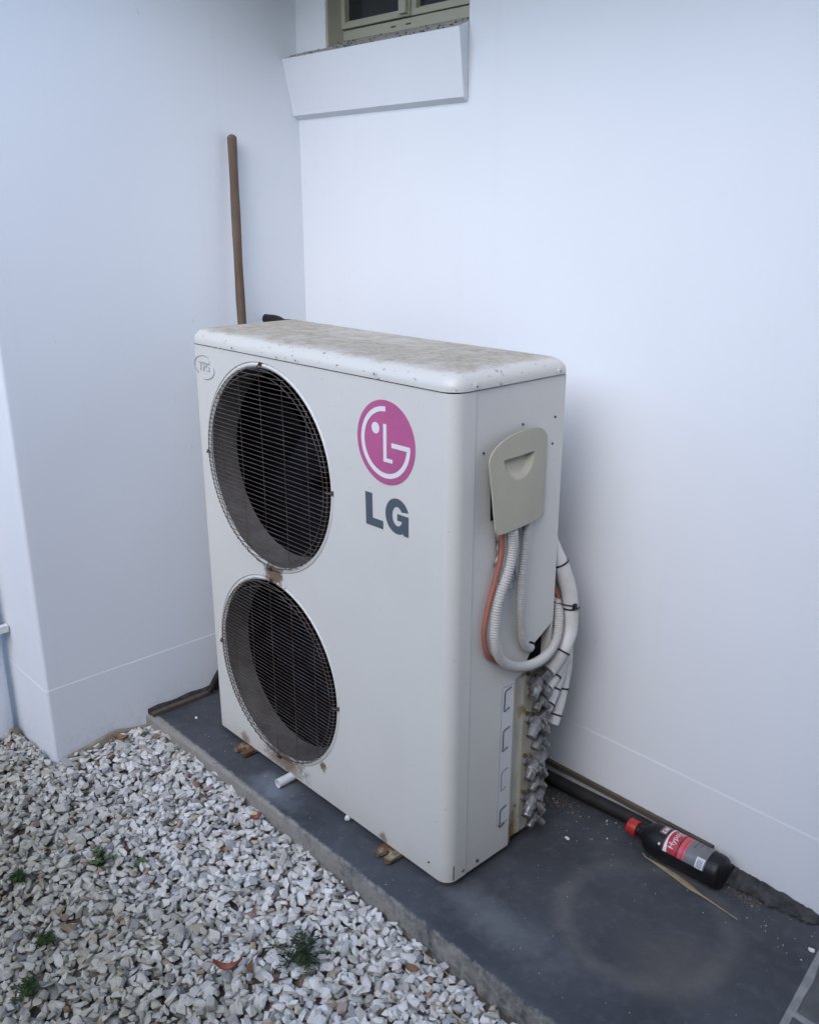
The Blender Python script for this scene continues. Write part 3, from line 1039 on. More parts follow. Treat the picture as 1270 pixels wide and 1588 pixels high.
# lid with rolled edges
def rrect(inset, z, sag=0.0, n=8):
    rf_, rb_ = max(.004, .042 - inset), max(.003, .014 - inset * .3)
    x0, x1, y0, y1 = -.003 + inset, W + .003 - inset, -.003 + inset, D + .003 - inset
    pts = []
    for cx, cy, a0, r in ((x1 - rf_, y0 + rf_, -90, rf_), (x1 - rb_, y1 - rb_, 0, rb_), (x0 + rb_, y1 - rb_, 90, rb_), (x0 + rf_, y0 + rf_, 180, rf_)):
        for k in range(n + 1):
            a = R(a0 + 90 * k / n)
            pts.append((cx + r * math.cos(a), cy + r * math.sin(a)))
    # extra points along the long edges so the sheet can sag a little
    out = []
    for (xa_, ya_), (xb_, yb_) in zip(pts, pts[1:] + pts[:1]):
        out.append((xa_, ya_))
        L_ = math.hypot(xb_ - xa_, yb_ - ya_)
        if L_ > .5:
            for t in np.linspace(0, 1, 9)[1:-1]:
                out.append((xa_ + (xb_ - xa_) * t, ya_ + (yb_ - ya_) * t))
    return [(x, y, z - sag * math.sin(math.pi * min(1, max(0, x / W))) ** 2 * (1 if y > D / 2 else .3)) for x, y in out]


b = MB()
Ls = [rrect(.006, ZS + .0005), rrect(.0, ZS), rrect(0, ZS + .005)]
for k in range(1, 9):
    a = k / 8 * math.pi / 2
    Ls.append(rrect(.038 - .038 * math.cos(a), ZS + .005 + .031 * math.sin(a), .0015 * k / 8))
Ls += [rrect(.055, ZT + .0001, .002), rrect(.10, ZT + .0004, .002), rrect(.155, ZT + .0005, .002)]
b.loops(Ls, True, False, True, smooth=True)
b.build('lid', M['lid'], ac, sharp=60)


def screw(x, y, z, n, r=.0045, mt='screw', clip=False):
    n = Vector(n)
    p = Vector((x, y, z))
    m = MB()
    m.cyl(p - n * .001, p + n * .0022, r, r * .8, 12)
    if clip:
        m.cyl(p - n * .001, p + n * .0008, r * 1.7, r * 1.6, 12)
    so = m.build('screw', M['cabinet'] if clip else M[mt], ac)
    if clip:
        m = MB(); m.cyl(p + n * .0022, p + n * .0026, r * .5, r * .45, 8); m.build('screw_slot', M['ink'], so)


for x, z in ((.205, 1.142), (.4623, 1.1415), (.7282, 1.1455)):
    screw(x, -.003, z + .001, (0, -1, 0), clip=True)
for y, z in ((.0557, 1.1435), (.3078, 1.1437)):
    screw(W + .003, y, z, (1, 0, 0), clip=True)
for y, z in ((.0991, .0351), (.2005, 1.0474), (.0842, 1.0075), (.300, .990), (.3050, 1.047)):
    screw(W - .0012, y, z, (1, 0, 0), .0028 if z > .5 else .005, 'ink')
screw(W, .050, .0361, (1, 0, 0), .0048)
screw(.8917, 0, .0521, (0, -1, 0), .0028, 'ink')
screw(xp, .214 + .03, .105, (1, 0, 0), .004)
m = MB(); m.box((W - .0135, .0205, .024), (W - .0005, .0235, .062)); m.build('drain_notch', M['letter'], ac)

# service cover: cream, ajar at its lower left
NU, NV = 72, 84
y0c, y1c, z0c, z1c = .0790, .274, .8420, 1.040
rows = []
for j in range(NV + 1):
    v = j / NV
    z = z0c + (z1c - z0c) * v
    # arched top
    za = z1c - .052
    if z > za:
        t = (z - za) / (z1c - za)
        k = math.sqrt(max(0, 1 - t * t))
        yl, yr = .200 - (.200 - y0c) * k, .205 + (y1c - .205) * math.sqrt(max(0, 1 - max(0, (z - (z1c - .036)) / .036) ** 2)) ** .9
    else:
        yl, yr = y0c + .010 * (za - z) / (za - z0c), y1c
    if z < z0c + .014:
        t = 1 - (z - z0c) / .014
        yl += .014 * (1 - math.sqrt(max(0, 1 - t * t)))
    row = []
    for i in range(NU + 1):
        u = i / NU
        y = yl + (yr - yl) * u
        uy = (y - y0c) / (y1c - y0c)
        x = W + .004 + (.010 + .019 * (1 - (z - z0c) / (z1c - z0c))) * (1 - max(0, uy) ** 3) + .002
        # half-moon finger pull
        hy, hz, ha, hb = .172, .990, .050, .048
        dz = hz - z
        e = ((y - hy) / ha) ** 2 + (max(0, dz) / hb) ** 2
        if dz > 0 and e < 1:
            x -= .016 * min(1, (1 - e) * 2.2) * (1 - (dz / hb) * .75)
        row.append((x, y, z))
    rows.append(row)
b = MB()
b.loops(rows, False, smooth=True)
outl = rows[0] + [r[-1] for r in rows[1:]] + rows[-1][::-1][1:] + [r[0] for r in rows[::-1][1:-1]]
back = [(x - .003, y, z) for x, y, z in outl]
b.loops([outl, back], True, smooth=False)
sc_ = b.build('service_cover', M['cream'], ac, sharp=38, fix=False)
b = MB()
b.poly([(y0c + .031, z0c + .020), (y1c - .004, z0c + .020), (y1c - .004, .985), (y0c + .026, .985)], lambda u, v, d: (W - .001 + d, u, v), .003)
b.build('cover_seat', M['black'], ac)

rt = random.Random(9)
for (ya_, yb_, za_, zb_) in ((.125, .150, .700, .850), (.166, .196, .690, .850), (.214, .236, .775, .852)):
    b = MB()
    rows_ = []
    for j in range(15):
        t_ = j / 14
        z_ = zb_ + (za_ - zb_) * t_
        jl, jr = rt.gauss(0, .0022), rt.gauss(0, .0022)
        rows_.append([(xo + .0008 + abs(rt.gauss(0, .0016)), ya_ + (yb_ - ya_) * k / 6 + jl * (1 - k / 6) + jr * k / 6, z_ + rt.gauss(0, .001)) for k in range(7)])
    b.loops(rows_, False, smooth=False)
    b.build('foil_tape', M['foil'], ac, fix=False)

# sticker with the four port brackets
b = MB()
b.poly([(.1615, .0945), (.2055, .0930), (.2060, .4570), (.1655, .4590)], lambda u, v, d: (xo + d, u, v), .0006)
st = b.build('sticker', M['sticker'], ac)
b = MB()
for pa, pb in (((.163, .0965), (.1668, .457)), ((.163, .0965), (.2045, .095)), ((.1668, .457), (.2048, .4553))):
    b.tube([(xo + .0006, *pa), (xo + .0006, *pb)], .0006, 4)
b.build('sticker_border', M['letter'], st)
for zt_, zb_, wt_ in ((.445, .395, .0019), (.345, .292, .0018), (.237, .187, .0010), (.135, .088, .0019)):
    yl = .1735 + (zt_ - .1) * .008
    b = MB()
    b.tube([(xo + .0008, yl + .020, zt_ + .004), (xo + .0008, yl + .002, zt_), (xo + .0008, yl, zt_ - .004), (xo + .0008, yl - .001, zb_), (xo + .0008, yl + .016, zb_ + .0045)], wt_, 4)
    b.build('bracket_mark', M['ink'] if wt_ > .001 else M['letter'], st)

# service valves
def valve(y, z, sc=1.0, capped=False, bright=True):
    m = MB()
    o_ = Vector((W + .006, y, z))
    m.cyl((xp, y, z), o_, .0105 * sc, sides=12)
    m.cyl((xp, y, z), (xp + .006, y, z), .018 * sc, .016 * sc, 6)
    d1 = Vector((.25, -.80, -.55)).normalized()
    d2 = Vector((.05, .86, .50)).normalized()
    d3 = Vector((.45, .45, -.77)).normalized()
    m.cyl(o_ - d1 * .012 * sc, o_ + d1 * .012 * sc, .0125 * sc, sides=14)
    m.cyl(o_ - d3 * .006, o_ + d3 * .020 * sc, .0085 * sc, sides=12)
    vo = m.build('valve', M['valve_dull'], ac)
    m = MB()
    m.cyl(o_ + d1 * .013 * sc, o_ + d1 * .020 * sc, .0150 * sc, sides=6)
    m.cyl(o_ + d1 * .0202 * sc, o_ + d1 * .043 * sc, .0128 * sc, .0118 * sc, 20)
    m.build('stem_cap', M['valve'] if bright else M['valve_dull'], vo)
    m = MB()
    m.cyl(o_ + d2 * .008 * sc, o_ + d2 * .031 * sc, .0165 * sc, sides=6)
    m.cyl(o_ + d2 * .0312 * sc, o_ + d2 * .040 * sc, .0130 * sc, .0105 * sc, 14)
    m.build('flare_nut', M['valve'] if not capped else M['valve_dull'], vo)
    m = MB()
    m.cyl(o_ + d3 * .0203 * sc, o_ + d3 * .026 * sc, .0112 * sc, sides=6)
    m.cyl(o_ + d3 * .0262 * sc, o_ + d3 * .042 * sc, .0100 * sc, .0092 * sc, 16)
    m.build('port_cap', M['valve'], vo)
    m = MB()
    m.cyl((xp, y - .014, z + .020), (xp + .006, y - .014, z + .020), .0048, sides=8)
    m.build('plate_screw', M['brass'], vo)


valve(.285, .430, 1.0)
valve(.295, .387, .80)
valve(.287, .326, 1.0, bright=False)
valve(.297, .283, .80, bright=False)
valve(.285, .213, 1.0, True)
valve(.295, .169, .80, True)
valve(.283, .113, 1.02, True)
valve(.293, .069, .84, True)

# badge
lx, lz, lr = .7562, 1.0078, .0885
b = MB()
b.poly(circle2(0, 0, lr, 72), lambda u, v, d: (lx + u, -d, lz + v), .0012)
bd = b.build('badge', M['pink'], ac)


def mark(poly_, name, mt, d0=.0012, dep=.0006, parent=None):
    m = MB()
    m.poly(poly_, lambda u, v, d: (lx + u, -d0 - d, lz + v), dep)
    return m.build(name, M[mt], parent or bd)


arc_o, arc_i = [], []
for k in range(61):
    a = R(88.5 + (360 - 88.5) * k / 60)
    arc_o.append((.85 * lr * math.cos(a), .85 * lr * math.sin(a)))
    arc_i.append((.735 * lr * math.cos(a), .735 * lr * math.sin(a)))
strip = []
for k in range(60):
    strip.append([arc_o[k], arc_o[k + 1], arc_i[k + 1], arc_i[k]])
m = MB()
Lr = [[(lx + u, -.0018, lz + v) for u, v in arc_o], [(lx + u, -.0018, lz + v) for u, v in arc_i]]
m.loops([[(lx + u, -.0010, lz + v) for u, v in arc_o]] + Lr + [[(lx + u, -.0010, lz + v) for u, v in arc_i]], False, smooth=False)
m.add([(lx + u * lr, -.0021, lz + v * lr) for u, v in ((.22, .03), (.85, .03), (.85, 0), (.735, -.08), (.22, -.08))], [(0, 1, 2, 3, 4)])
m.add([(lx + u * lr, y, lz + v * lr) for y in (-.0021, -.0010) for u, v in ((.22, .03), (.85, .03), (.735, -.08), (.22, -.08))], [(0, 1, 5, 4), (3, 0, 4, 7), (2, 3, 7, 6)])
m.build('badge_ring', M['badge_white'], bd)
mark([(x * lr, y * lr) for x, y in ((-.065, .44), (.045, .44), (.045, -.365), (.245, -.365), (.245, -.455), (-.065, -.455))], 'badge_stroke', 'badge_white')
mark(circle2(-.335 * lr, .30 * lr, .135 * lr, 28), 'badge_dot', 'badge_white')
# block letters under the badge
def letter_mesh(poly_):
    m = MB()
    bm = MB()
    tri_fill(poly_, [], lambda u, v: (u, -.0006, v), m)
    n_ = len(poly_)
    m.add([(u, -.0006, v) for u, v in poly_] + [(u, 0.0002, v) for u, v in poly_], [(i, (i + 1) % n_, (i + 1) % n_ + n_, i + n_) for i in range(n_)])
    return m.build('letter', M['letter'], ac, fix=False)


letter_mesh([(.6895, .8900), (.7120, .8900), (.7130, .8355), (.7465, .8355), (.7465, .8170), (.6910, .8170)])
gc, gz = .7905, .8565
G = []
for k in range(41):                                     # outer, from upper right terminal round to the foot
    a = R(22 + (297 - 22) * k / 40)
    G.append((gc + .0365 * math.cos(a), gz + .0388 * math.sin(a)))
G = [p for p in G if p[0] < .8245]
G = [(.8240, .8715)] + G + [(.8090, .8240), (.8095, .8185), (.8248, .8185), (.8248, .8625), (.7905, .8625), (.7905, .8480), (.8040, .8480)]
inn = []
for k in range(31):
    a = R(-26 - (325 - 26) * k / 30)
    inn.append((gc + .0005 + .0155 * math.cos(a), gz + .0210 * math.sin(a)))
G += inn
letter_mesh(G)


def text_mesh(name, body, size, mat, fn, parent, extr=.0003):
    cu = bpy.data.curves.new(name, 'FONT')
    cu.body = body
    cu.size = size
    cu.align_x = 'CENTER'
    cu.align_y = 'CENTER'
    cu.extrude = extr
    tmp = bpy.data.objects.new(name, cu)
    COL.objects.link(tmp)
    dg = bpy.context.evaluated_depsgraph_get()
    me_ = bpy.data.meshes.new_from_object(tmp.evaluated_get(dg))
    bpy.data.objects.remove(tmp)
    bpy.data.curves.remove(cu)
    off_ = Vector((0, 0, 0))
    q = parent
    while q is not None:
        off_ += q.location
        q = q.parent
    for v in me_.vertices:
        v.co = Vector(fn(v.co.x, v.co.y, v.co.z)) - off_
    me_.materials.clear()
    me_.materials.append(mat)
    o = bpy.data.objects.new(name, me_)
    COL.objects.link(o)
    o.parent = parent
    return o


# small oval maker's badge
bc = (.0655, 1.0785)
b = MB()
ov = []
for k in range(41):
    a = R(-55 + 325 * k / 40) if False else R(60 + 170 * k / 40)
    ov.append((bc[0] + .046 * math.cos(a), -.0006, bc[1] + .026 * math.sin(a) + .004))
b.tube(ov, .0013, 5)
ov = []
for k in range(41):
    a = R(-100 + 160 * k / 40)
    ov.append((bc[0] + .046 * math.cos(a), -.0006, bc[1] + .026 * math.sin(a) - .004))
b.tube(ov, .0013, 5)
tb = b.build('oval_badge', M['silver'], ac)
text_mesh('badge_lettering', 'TPS', .034, M['silver'], lambda u, v, d: (bc[0] + u + v * .12, -.0005 - d, bc[1] + v), tb, .0006)

# feet: rusty steel strips with a slot, poking out in front
def foot(x):
    m = MB()
    out_ = [(-.028, .06), (-.028, -.030), (-.020, -.038), (-.008, -.036), (-.006, -.020), (-.003, -.010), (.004, -.010), (.008, -.018), (.009, -.034), (.018, -.039), (.028, -.031), (.028, .06)]
    n_ = len(out_)
    m.poly(out_, lambda u, v, d: (x + u, v, .006 + d), .010)
    m.box((x - .026, .012, .0005), (x + .026, D - .02, .0058))
    return m.build('foot', M['rust'], ac)


foot(.164)
foot(.767)
b = MB(); b.box((.02, .021, ZB), (W - .017, D - .013, ZB + .004)); b.build('base_tray', M['plate'], ac)

# ------------------------------------------------------------------ hoses and pipes at the unit
def corrugated(name, pts, r, label, pitch=.0056, mt='conduit'):
    P = resample(spline(pts, 10), pitch / 4)
    rs = [r - (.0019 if (i % 4) in (2, 3) else 0) for i in range(len(P))]
    m = MB()
    m.tube(P, rs, 14)
    return tag(m.build(name, M[mt], sharp=80), label, 'conduit')


X2 = W + .021
corrugated('corrugated_conduit', [(W + .010, .152, .90), (W + .013, .153, .865), (X2, .155, .838), (X2, .158, .795), (X2, .147, .747), (X2, .125, .703), (X2, .112, .655), (X2, .111, .603), (X2, .127, .557), (X2 + .002, .166, .521),
                                  (X2 + .003, .217, .503), (X2 + .002, .272, .500), (X2 - .002, .318, .518), (X2 - .012, .345, .553), (W - .012, .362, .60), (W - .08, .385, .65), (.75, .43, .70), (.70, .53, .70)],
           .0118, 'longer grey corrugated conduit looping below the cream cover of the unit')
corrugated('corrugated_conduit', [(W + .006, .208, .90), (W + .010, .209, .865), (W + .013, .209, .836), (W + .0125, .208, .781), (W + .0125, .201, .721), (W + .0125, .199, .653), (W + .0125, .205, .597), (W + .0125, .217, .557), (W + .009, .236, .534), (W + .000, .256, .528), (W - .022, .278, .528)],
           .0100, 'shorter grey corrugated conduit running into the side of the unit')
b = MB(); b.cyl((W - .0015, .258, .528), (W + .003, .2555, .528), .0125, sides=18)
b.build('conduit_gland', M['black'], ac)
b = MB()
b.tube(spline([(W + .004, .132, .89), (W + .007, .136, .833), (W + .010, .136, .791), (W + .009, .124, .741), (W + .0075, .108, .694), (W + .0075, .096, .652), (W + .0075, .092, .611), (W + .0075, .103, .567), (W + .0065, .120, .549), (W + .0065, .148, .528), (W + .0065, .183, .507), (W + .0065, .234, .490), (W + .004, .29, .488), (W - .004, .345, .500), (W - .006, .380, .522), (W - .010, .392, .545), (W - .012, .374, .594), (W - .02, .356, .640), (W - .07, .385, .68), (.76, .44, .72), (.72, .53, .72)], 10), .0058, 10)
tag(b.build('orange_cable', M['orange']), 'faded orange cable hanging under the cream cover beside the conduits', 'cable')


def pipe(pts, r, label, ties=(), end=True):
    P = spline(pts, 10)
    m = MB()
    m.tube(P, r, 16)
    o = tag(m.build('insulated_pipe', M['insul']), label, 'pipe', 'white lagged pipes bundled at the valves')
    for t in ties:
        i = int(t * (len(P) - 1))
        p, d = P[i], (P[min(i + 1, len(P) - 1)] - P[i - 1]).normalized()
        a = d.cross(Vector((0, 0, 1))).normalized()
        c_ = d.cross(a)
        ring = [p + a * ((r + .0006) * math.cos(k * math.pi / 12)) + c_ * ((r + .0006) * math.sin(k * math.pi / 12)) for k in range(25)]
        tm = MB(); tm.tube(ring, .0022, 6, False)
        tm.build('cable_tie', M['black'], o)
    return o


p1 = pipe([(.62, .53, .86), (.70, .46, .84), (.84, .392, .80), (.915, .362, .735), (.945, .374, .670), (.955, .386, .615), (.960, .386, .57), (.965, .378, .53), (.966, .353, .490), (.958, .327, .456), (.957, .316, .449)], .0185,
          'thickest white lagged pipe curving out from behind the unit', (.36, .57, .80))
b = MB()
b.tube([(.925, .342, .607), (.962, .366, .600), (.9765, .377, .598)], .0018, 6)
b.box((.974, .372, .592), (.981, .382, .604))
b.build('tie_tail', M['black'], p1)
pipe([(.60, .53, .80), (.70, .45, .77), (.86, .40, .72), (.925, .402, .64), (.945, .408, .56), (.950, .400, .505), (.953, .380, .458), (.954, .350, .423), (.955, .330, .409), (.955, .322, .404)], .0130,
     'slim white lagged pipe leading to the second valve from the top', (.78,))
pipe([(.58, .53, .76), (.70, .44, .72), (.86, .415, .66), (.915, .425, .58), (.930, .420, .52), (.940, .398, .462), (.946, .370, .405), (.951, .336, .360), (.953, .318, .346)], .0150,
     'white lagged pipe leading to the third valve from the top', (.80, .90))
pipe([(.56, .53, .72), (.70, .44, .68), (.85, .43, .62), (.900, .436, .54), (.920, .432, .485), (.938, .412, .420), (.946, .386, .350), (.951, .362, .304), (.952, .354, .291)], .0140,
     'lowest white lagged pipe with its open end beside the valves', (.72, .86))

# ------------------------------------------------------------------ things standing about
b = MB()
pts = spline([(-.045, .235, .004), (-.086, .248, .4), (-.128, .261, .8), (-.166, .269, 1.155), (-.192, .287, 1.645)], 8)
rs = [.0128 - .0006 * math.sin(i * 1.7) for i in range(len(pts))]
b.tube(pts, rs, 14)
tip = [pts[-1] + (pts[-1] - pts[-2]).normalized() * d for d in (0, .004, .0075, .0095)]
b.tube(tip, [rs[-1], .0118, .0082, .003], 14)
tag(b.build('wooden_stick', M['stick'], sharp=50), 'weathered round wooden tool handle leaning on the left wall behind the unit', 'stick')

b = MB()
b.tube(spline([(-.192, .368, 1.151), (-.13, .382, 1.143), (-.05, .402, 1.08), (.05, .43, .60), (.12, .46, .02)], 8), .0135, 14)
tag(b.build('black_tube', M['black']), 'black plastic tube end showing above the back left corner of the unit', 'tube')

b = MB()
b.tube(spline([(-.190, .085, .010), (-.188, .100, .030), (-.180, .122, .070), (-.165, .17, .14), (-.14, .25, .22), (-.12, .36, .30), (-.10, .50, .36)], 8), .0105, 10)
tag(b.build('black_hose', M['rubber']), 'thin black hose rising from the slab between left wall and unit', 'hose')

b = MB()
prof = []
for (xa_, ya_, za_) in [(.3641, -.0455, .0132), (.3655, .10, .016)]:
    prof.append(Vector((xa_, ya_, za_)))
d = (prof[1] - prof[0]).normalized()
def ringp(c_, r_, n_=18):
    a_ = d.cross(Vector((0, 0, 1))).normalized(); bb = d.cross(a_)
    return [c_ + a_ * (r_ * math.cos(k * 2 * math.pi / n_)) + bb * (r_ * math.sin(k * 2 * math.pi / n_)) for k in range(n_)]
b.loops([ringp(prof[1], .0125), ringp(prof[0], .0125), ringp(prof[0], .0092), ringp(prof[0] + d * .09, .0092)], True, True, True, smooth=True)
tag(b.build('drain_pipe', M['pvc'], sharp=40), 'short open white plastic pipe poking out under the front of the unit', 'pipe')
b = MB()
b.cyl((.597, .004, .0085), (.597, .05, .0085), .0075, sides=14)
b.cyl((.597, .003, .0085), (.597, -.004, .0085), .0082, .0045, 14)
tag(b.build('drain_plug', M['pvc']), 'tiny white plastic plug under the front edge of the unit', 'plug')

# along the foot of the back wall
b = MB()
b.tube(spline([(.10, .500, .017), (.5, .502, .017), (.85, .4985, .0185), (1.11, .5095, .0185), (1.36, .512, .0185)], 8), .0165, 16)
tag(b.build('black_pipe', M['rubber']), 'long dusty black pipe lying along the foot of the back wall', 'pipe')
b = MB()
b.box((.42, .5215, .0345), (1.302, .5318, .0475))
tag(b.build('wooden_batten', M['batten']), 'thin brown wooden batten resting on the black pipe against the wall', 'batten')
b = MB()
rm = random.Random(11)
L = []
for i in range(40):
    x = 1.335 + .232 * i / 39
    w = .050 * (1 - .35 * i / 39) * (1 - .5 * max(0, i - 34) / 5)
    h = .020 * (1 - .35 * i / 39) * (1 - .6 * max(0, i - 35) / 4)
    y1_ = .5325
    L.append([(x, y1_, 0.0005), (x, y1_, h * 1.1 + rm.gauss(0, .0012)), (x, y1_ - w * .35, h + rm.gauss(0, .0022)), (x, y1_ - w * .75, h * .8 + rm.gauss(0, .0022)), (x, y1_ - w + rm.gauss(0, .003), h * .35), (x, y1_ - w + rm.gauss(0, .003), .0005)])
b.loops(L, False, smooth=True)
b.add([p for p in L[-1]], [tuple(range(6))]); b.add([p for p in L[0]], [tuple(range(6))])
tag(b.build('mortar_strip', M['mortar_dark'], sharp=25), 'rough dark strip of old mortar along the wall right of the bottle', 'mortar')

# along the foot of the left wall
b = MB()  # raised dark mottled band with a sloped top, hugging the wall foot
b.loops([[(XL + .0045, y, .0008), (XL + .0045, y, .019 + .002 * math.sin(y * 60)), (XL + .010, y, .016), (XL + .016, y, .0008)] for y in np.linspace(-.115, .35, 30)], False, smooth=True)
tag(b.build('dark_band', M['mortar_dark'], sharp=30), 'raised dark seal along the foot of the left wall on the slab', 'band')
b = MB()
b.box((XL + .0165, -.112, .0006), (XL + .034, .105, .0115))
tag(b.build('grey_batten', M['batten']), 'thin grey batten lying along the foot of the left wall', 'batten')
# flaking render edge / exposed tan board by the gravel
b = MB()
L = []
for i, y in enumerate(np.linspace(-.385, -.125, 34)):
    t = (y + .385) / .26
    up_ = -.033 + .013 * math.sin(math.pi * t) + .011 * math.exp(-((t - .60) / .15) ** 2) + .004 * t
    L.append([(XL + .0045, y, up_), (XL + .0085, y, up_ - .002), (XL + .0115, y, up_ - .010), (XL + .013, y, -.07)])
b.loops(L, False, smooth=True)
M['tan'] = spotted('exposed_tan_render', (0.30, 0.27, 0.215), (0.20, 0.18, 0.145), 18, 0.85, 0, 0.4)
tag(b.build('render_edge', M['tan'], sharp=60), 'bulging tan strip of bare render where the left wall meets the gravel', 'render')

# bottle
ax0, ax1 = Vector((1.117, .4600, .0385)), Vector((1.3600, .4655, .0405))
ad = (ax1 - ax0).normalized()
au = Vector((0, 0, 1)); au = (au - ad * au.dot(ad)).normalized()
as_ = ad.cross(au)
BL = (ax1 - ax0).length
def bp(s, r, th):
    return ax0 + ad * s + au * (r * math.cos(th)) + as_ * (r * math.sin(th))
btl = empty('bottle', (1.23, .463, 0))
tag(btl, 'black plastic bottle with a red cap lying by the wall', 'bottle')
b = MB()
prof = [(.026, .0135), (.034, .0135), (.036, .0165), (.040, .0172), (.044, .0175), (.050, .026), (.060, .0345), (.072, .0385), (.090, .0392), (.228, .0392), (.239, .0382), (.246, .0345), (.2475, .028)]
NS = 40
b.loops([[bp(s, r, k * 2 * math.pi / NS) for k in range(NS)] for s, r in prof], True, True, True, smooth=True)
b.build('body', M['black'], btl, sharp=50)
b = MB()
cp = [(.0, .0165), (.0015, .0185), (.024, .0192), (.0255, .0188)]
L = []
for s, r in cp:
    L.append([bp(s, r + (.0005 if k % 2 else 0), k * 2 * math.pi / 60) for k in range(60)])
b.loops(L, True, True, True, smooth=True)
b.build('cap', M['red_cap'], btl, sharp=40)


def wrap(name, s0, s1, t0, t1, mt, lift=.0003, skew=0.0, parent=btl, n=24):
    """label patch on the bottle; angles in degrees: 0 is up, 90 towards the open slab"""
    m = MB()
    L = []
    for i in range(n + 1):
        t = t0 + (t1 - t0) * i / n
        k = skew * (i / n)
        L.append([bp(s0 + k, .0392 + lift, R(t)), bp(s1 + k, .0392 + lift, R(t))])
    m.loops(L, False, smooth=True)
    return m.build(name, M[mt], parent, fix=False)


# which way round faces the slab (-Y)?
SGN = 1 if (as_.y < 0) else -1

lab = wrap('label', .0900, .2150, SGN * -60, SGN * 74, 'black', .0001)
wrap('label_panel', .0900, .1060, SGN * -30, SGN * 22, 'label_grey', .0005, parent=lab)
wrap('label_logo', .0945, .1040, SGN * -12, SGN * 17, 'label_white', .0007, parent=lab)
wrap('label_logo', .0955, .1030, SGN * -9, SGN * 14, 'label_pink', .0009, parent=lab)
wrap('label_logo', .0980, .1012, SGN * -9, SGN * 6, 'label_white', .0011, parent=lab)
wrap('label_dot', .0985, .1030, SGN * 55, SGN * 63, 'label_white', .0005, parent=lab)
wrap('label_edge', .1085, .1145, SGN * -60, SGN * 74, 'label_maroon', .0004, parent=lab)
wrap('label_band', .1145, .1440, SGN * -60, SGN * 74, 'label_red', .0004, parent=lab)
# white swoosh, wider towards the lower edge
m = MB()
L = []
for i in range(25):
    t = -60 + 134 * i / 24
    u = abs(t - 10) / 64
    L.append([bp(.1125, .0392 + .0007, R(SGN * t)), bp(.1160 + .0065 * max(0, (t - 20) / 54) ** 1.5 + .004 * max(0, (-t - 5) / 55), .0392 + .0007, R(SGN * t))])
m.loops(L, False, smooth=True)
m.build('label_swoosh', M['label_white'], lab, fix=False)
wrap('label_edge', .1440, .1480, SGN * -60, SGN * 74, 'label_maroon', .0004, parent=lab)
wrap('label_stripe', .1480, .1570, SGN * -60, SGN * 74, 'label_pink', .0004, parent=lab)
wrap('label_stripe', .1570, .1595, SGN * -60, SGN * 74, 'label_red', .0004, parent=lab)
wrap('label_stripe', .1595, .1640, SGN * -60, SGN * 74, 'label_pink', .0004, parent=lab)
wrap('label_panel', .1640, .2150, SGN * -60, SGN * 74, 'label_grey', .0004, parent=lab)
for i, (sa, ta, tb_) in enumerate(((.1760, -50, 18), (.1870, -50, 2), (.1945, -50, -12), (.2000, -50, -8))):
    wrap('label_line', sa, sa + .0016, SGN * ta, SGN * tb_, 'black', .0006, parent=lab)
wrap('barcode', .1930, .2120, SGN * 38, SGN * 74, 'label_white', .0007, parent=lab)
rb = random.Random(4)
t = 42
while t < 71:
    wd = rb.choice((.5, .8, 1.2))
    wrap('barcode_bar', .1955, .2095, SGN * t, SGN * (t + wd), 'ink', .0009, parent=lab, n=2)
    t += wd + rb.choice((.6, 1.0))


def label_text(body, size, s_mid, t_mid, mat):
    # letters read along the circumference, top of the letters towards the cap
    def fn(u, v, d):
        return bp(s_mid - v, .0392 + .0012, R(SGN * t_mid) - SGN * u / .0392)
    return text_mesh('label_lettering', body, size, M[mat], fn, lab, 0)


label_text('Hypoid', .0190, .1290, 16, 'label_white')
label_text('Axle', .0115, .1385, -20, 'label_white')

# ------------------------------------------------------------------ small stuff on the slab
b = MB()
gp = spline([(1.186, .428, .004), (1.215, .4275, .0035), (1.270, .4225, .0035), (1.315, .4145, .003), (1.350, .410, .0035), (1.4364, .4008, .003)], 8)
wv = []
for i, p in enumerate(gp):
    t = i / (len(gp) - 1)
    wv.append(.0009 + .0068 * math.sin(math.pi * min(1, t * 1.05)) ** 1.6)
Lb = []
for i, p in enumerate(gp):
    d_ = (gp[min(i + 1, len(gp) - 1)] - gp[max(i - 1, 0)]).normalized()
    s_ = Vector((-d_.y, d_.x, 0))
    Lb.append([p + s_ * wv[i], p + Vector((0, 0, .0011)), p - s_ * wv[i], p - Vector((0, 0, .0008))])
b.loops(Lb, True, True, True, smooth=True)
b.tube([gp[0], gp[0] + Vector((-.004, .003, .003)), gp[0] + Vector((-.008, .001, .004))], .0011, 6)
tag(b.build('grass_blade', M['straw'], sharp=60), 'long dry straw coloured grass blade lying in front of the bottle', 'dry grass')


def flake(x, y, s, label, z=.0005, mt='flake'):
    m = MB()
    n_ = 7
    ring = [(x + s * random.uniform(.6, 1) * math.cos(k * 6.283 / n_), y + s * random.uniform(.35, .7) * math.sin(k * 6.283 / n_), z) for k in range(n_)]
    m.loops([ring, [(x + (a - x) * .8, y + (c_ - y) * .8, z + .0022 + random.uniform(0, .0015)) for a, c_, q in ring]], True, True, True, smooth=False)
    return tag(m.build('paint_flake', M[mt]), label, 'paint flake')


flake(1.017, .350, .0085, 'white paint flake on the slab just right of the unit')
flake(-.093, -.020, .0065, 'small white paint flake on the slab left of the unit')
flake(1.583, .435, .010, 'white paint flake at the top of the paving joint')

